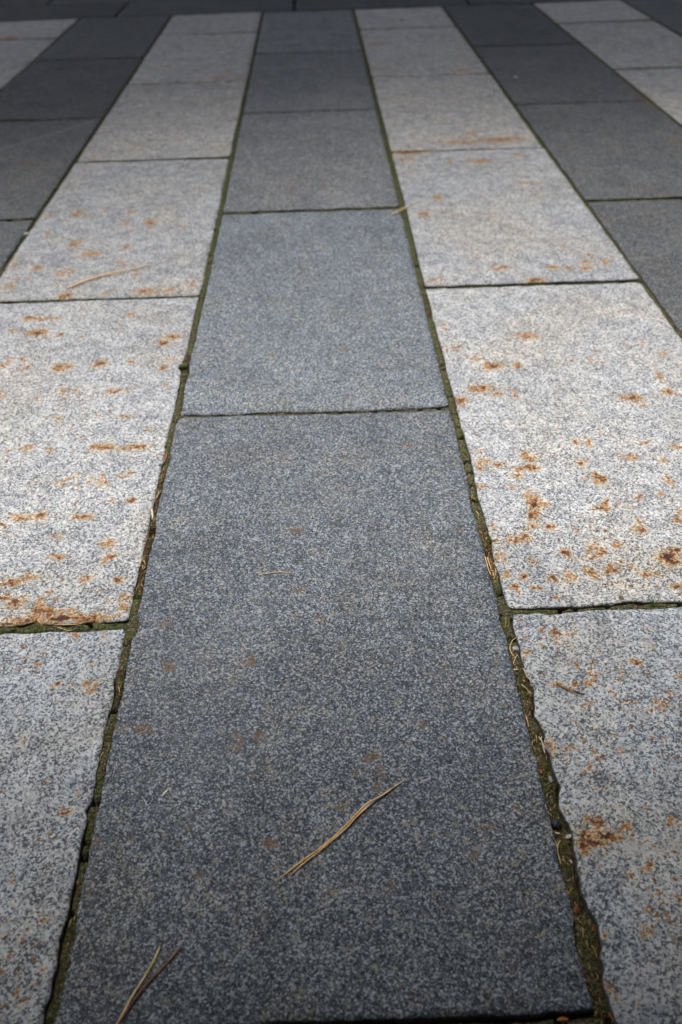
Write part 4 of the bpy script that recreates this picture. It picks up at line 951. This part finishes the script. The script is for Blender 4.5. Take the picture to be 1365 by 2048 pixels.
def boxes(name, specs, mat, parent, label=None):
    V, Q = [], []
    for x0, x1, y0, y1, z0, z1 in specs:
        b = len(V)
        V += [(x, y, z) for z in (z0, z1) for x, y in ((x0, y0), (x1, y0), (x1, y1), (x0, y1))]
        Q += [(b, b + 3, b + 2, b + 1), (b + 4, b + 5, b + 6, b + 7), (b, b + 1, b + 5, b + 4), (b + 1, b + 2, b + 6, b + 5), (b + 2, b + 3, b + 7, b + 6), (b + 3, b, b + 4, b + 7)]
    o = link(name, mesh_py(name, V, Q, False), mat, parent)
    return o

shade_house = bpy.data.objects.new("shade_building", None); COL.objects.link(shade_house); shade_house.location = (0.2, -2.6, 0)  # out of view, added so its roof shades the near end
tag(shade_house, "unseen plastered building with a timber porch behind the paving", "shade_building")
boxes("wall", [(-6, 6, -.3, 0, -.05, 3.3)], M["plaster"], shade_house)
for wx in (-3.4, 3.4):
    w = boxes("window", [(wx - .7, wx + .7, 0.002, .06, .9, 2.2)], M["timber"], shade_house)
    boxes("pane", [(wx - .62, wx + .62, .03, .066, .98, 2.12)], M["glass"], w)
d = boxes("door", [(-.5, .5, 0.002, .05, -.03, 2.1)], M["timber"], shade_house)
boxes("handle", [(.36, .40, .05, .10, 1.0, 1.12)], M["glass"], d)
SHADE_ROOF_Y = 3.95          # how far the added roof reaches out to shade the near slabs
boxes("shade_roof", [(-5.5, 5.5, 0.003, SHADE_ROOF_Y, 2.40, 2.50)], M["timber"], shade_house)
for rx in np.linspace(-5.2, 5.2, 9):
    boxes("rafter", [(rx - .05, rx + .05, 0.004, SHADE_ROOF_Y - .06, 2.24, 2.398)], M["timber"], shade_house)
for px in (-4.6, 4.6):
    boxes("post", [(px - .07, px + .07, SHADE_ROOF_Y - .4, SHADE_ROOF_Y - .26, -.04, 2.238)], M["timber"], shade_house)

def pine_meshes(seed):
    r = np.random.default_rng(seed)
    V, Q = [], []
    def add(p, rad, sides=8):
        v, q = tube(np.array(p, float), rad, sides)
        b = len(V); V.extend(v); Q.extend([tuple(i_ + b for i_ in f) for f in q])
    hs = np.linspace(-.1, 10.4, 14)
    add([(0.10 * math.sin(h * .6), 0.08 * math.cos(h * .5), h) for h in hs], np.interp(hs, [0, 10.4], [.21, .03]))
    tips = []
    for k in range(64):
        h = r.uniform(2.9, 10.0); a = r.uniform(0, 2 * math.pi)
        ln = (CROWN_R - 0.72 * CROWN_R * max(0, (h - 6.5) / 3.5)) * r.uniform(.7, 1.1)
        hz = lambda t: h + .10 * t * ln - .10 * t * t * ln
        add([(math.cos(a) * ln * t, math.sin(a) * ln * t, hz(t)) for t in np.linspace(0, 1, 5)], np.linspace(.05, .012, 5), 5)
        for t in np.linspace(.22, 1.05, 9):
            for _ in range(2):
                tips.append(np.array([math.cos(a) * ln * t, math.sin(a) * ln * t, hz(t)]) + r.normal(0, .20, 3))
    trunk = mesh_py("trunk", V, Q)
    tips = np.array(tips)
    per = 16
    n = len(tips) * per
    c = np.repeat(tips, per, 0) + r.normal(0, .07, (n, 3))
    d = r.normal(0, 1, (n, 3)); d[:, 2] = np.abs(d[:, 2]) * .6; d /= np.linalg.norm(d, axis=1)[:, None]
    s = np.cross(d, r.normal(0, 1, (n, 3))); s /= np.linalg.norm(s, axis=1)[:, None]
    ln = r.uniform(.16, .34, n)[:, None]; w = r.uniform(.025, .05, n)[:, None]
    V = np.stack([c, c + d * ln * .5 + s * w, c + d * ln, c + d * ln * .5 - s * w], 1).reshape(-1, 3)
    crown = mesh_np("crown", V, np.arange(4 * n).reshape(n, 4), smooth=False)
    return trunk, crown

CROWN_R = 2.8
SHADE_PINE_Y = 6.2  # sets where the added crowns start to shade the far slabs
tm, cm = pine_meshes(3)
tm.materials.append(M["bark"]); cm.materials.append(M["pine"])
for k, (x, y, s, rz, lab) in enumerate([(-5.2, SHADE_PINE_Y, 1.0, 0.3, "unseen pine added for shade beyond the dark border, outermost on the darker side"),
                                        (-2.5, SHADE_PINE_Y + .3, 1.04, 2.0, "unseen pine added for shade beyond the border facing the scratched dark slab"),
                                        (0.2, SHADE_PINE_Y, .98, 1.2, "unseen pine added for shade beyond the border in line with the middle dark course"),
                                        (2.8, SHADE_PINE_Y + .2, 1.03, 5.0, "unseen pine added for shade beyond the border in line with the outer pale course"),
                                        (5.5, SHADE_PINE_Y, 0.97, 4.1, "unseen pine added for shade, standing farthest along beyond the outer courses")]):
    root = bpy.data.objects.new("shade_pine", None); COL.objects.link(root)  # out of view, added to darken the far end of the paving
    root.location = (x, y, -.05); root.scale = (s, s, s); root.rotation_euler = (0, 0, rz)
    tag(root, lab, "tree", "pines added for shade beyond the paving")
    link("trunk", tm, None, root); link("crown", cm, None, root)

# a dense evergreen hedge added unseen to block low sky under the crowns
def hedge_mesh(length, depth, height, n, seed):
    r = np.random.default_rng(seed)
    c = np.stack([r.uniform(-length / 2, length / 2, n), r.uniform(-depth / 2, depth / 2, n), r.uniform(0.05, height, n)], 1)
    side = r.random(n) < .7
    c[side, 1] = np.sign(c[side, 1]) * (depth / 2 - np.abs(r.normal(0, .12, side.sum())))
    c[:, 2] += 0.15 * vnoise(c[:, 0] / .7, c[:, 1] / .7, seed) * c[:, 2] / height
    d = r.normal(0, 1, (n, 3)); d /= np.linalg.norm(d, axis=1)[:, None]
    s = np.cross(d, r.normal(0, 1, (n, 3))); s /= np.linalg.norm(s, axis=1)[:, None]
    ln = r.uniform(.10, .22, n)[:, None]; w = r.uniform(.04, .08, n)[:, None]
    V = np.stack([c, c + d * ln * .5 + s * w, c + d * ln, c + d * ln * .5 - s * w], 1).reshape(-1, 3)
    return mesh_np("foliage", V, np.arange(4 * n).reshape(n, 4), smooth=False)
shade_hedge = bpy.data.objects.new("shade_hedge", None); COL.objects.link(shade_hedge); shade_hedge.location = (0.3, 9.2, -.05)
tag(shade_hedge, "unseen evergreen hedge behind the pines", "shade_hedge")
link("foliage", hedge_mesh(17, 1.1, 4.2, 42000, 8), M["pine"], shade_hedge)
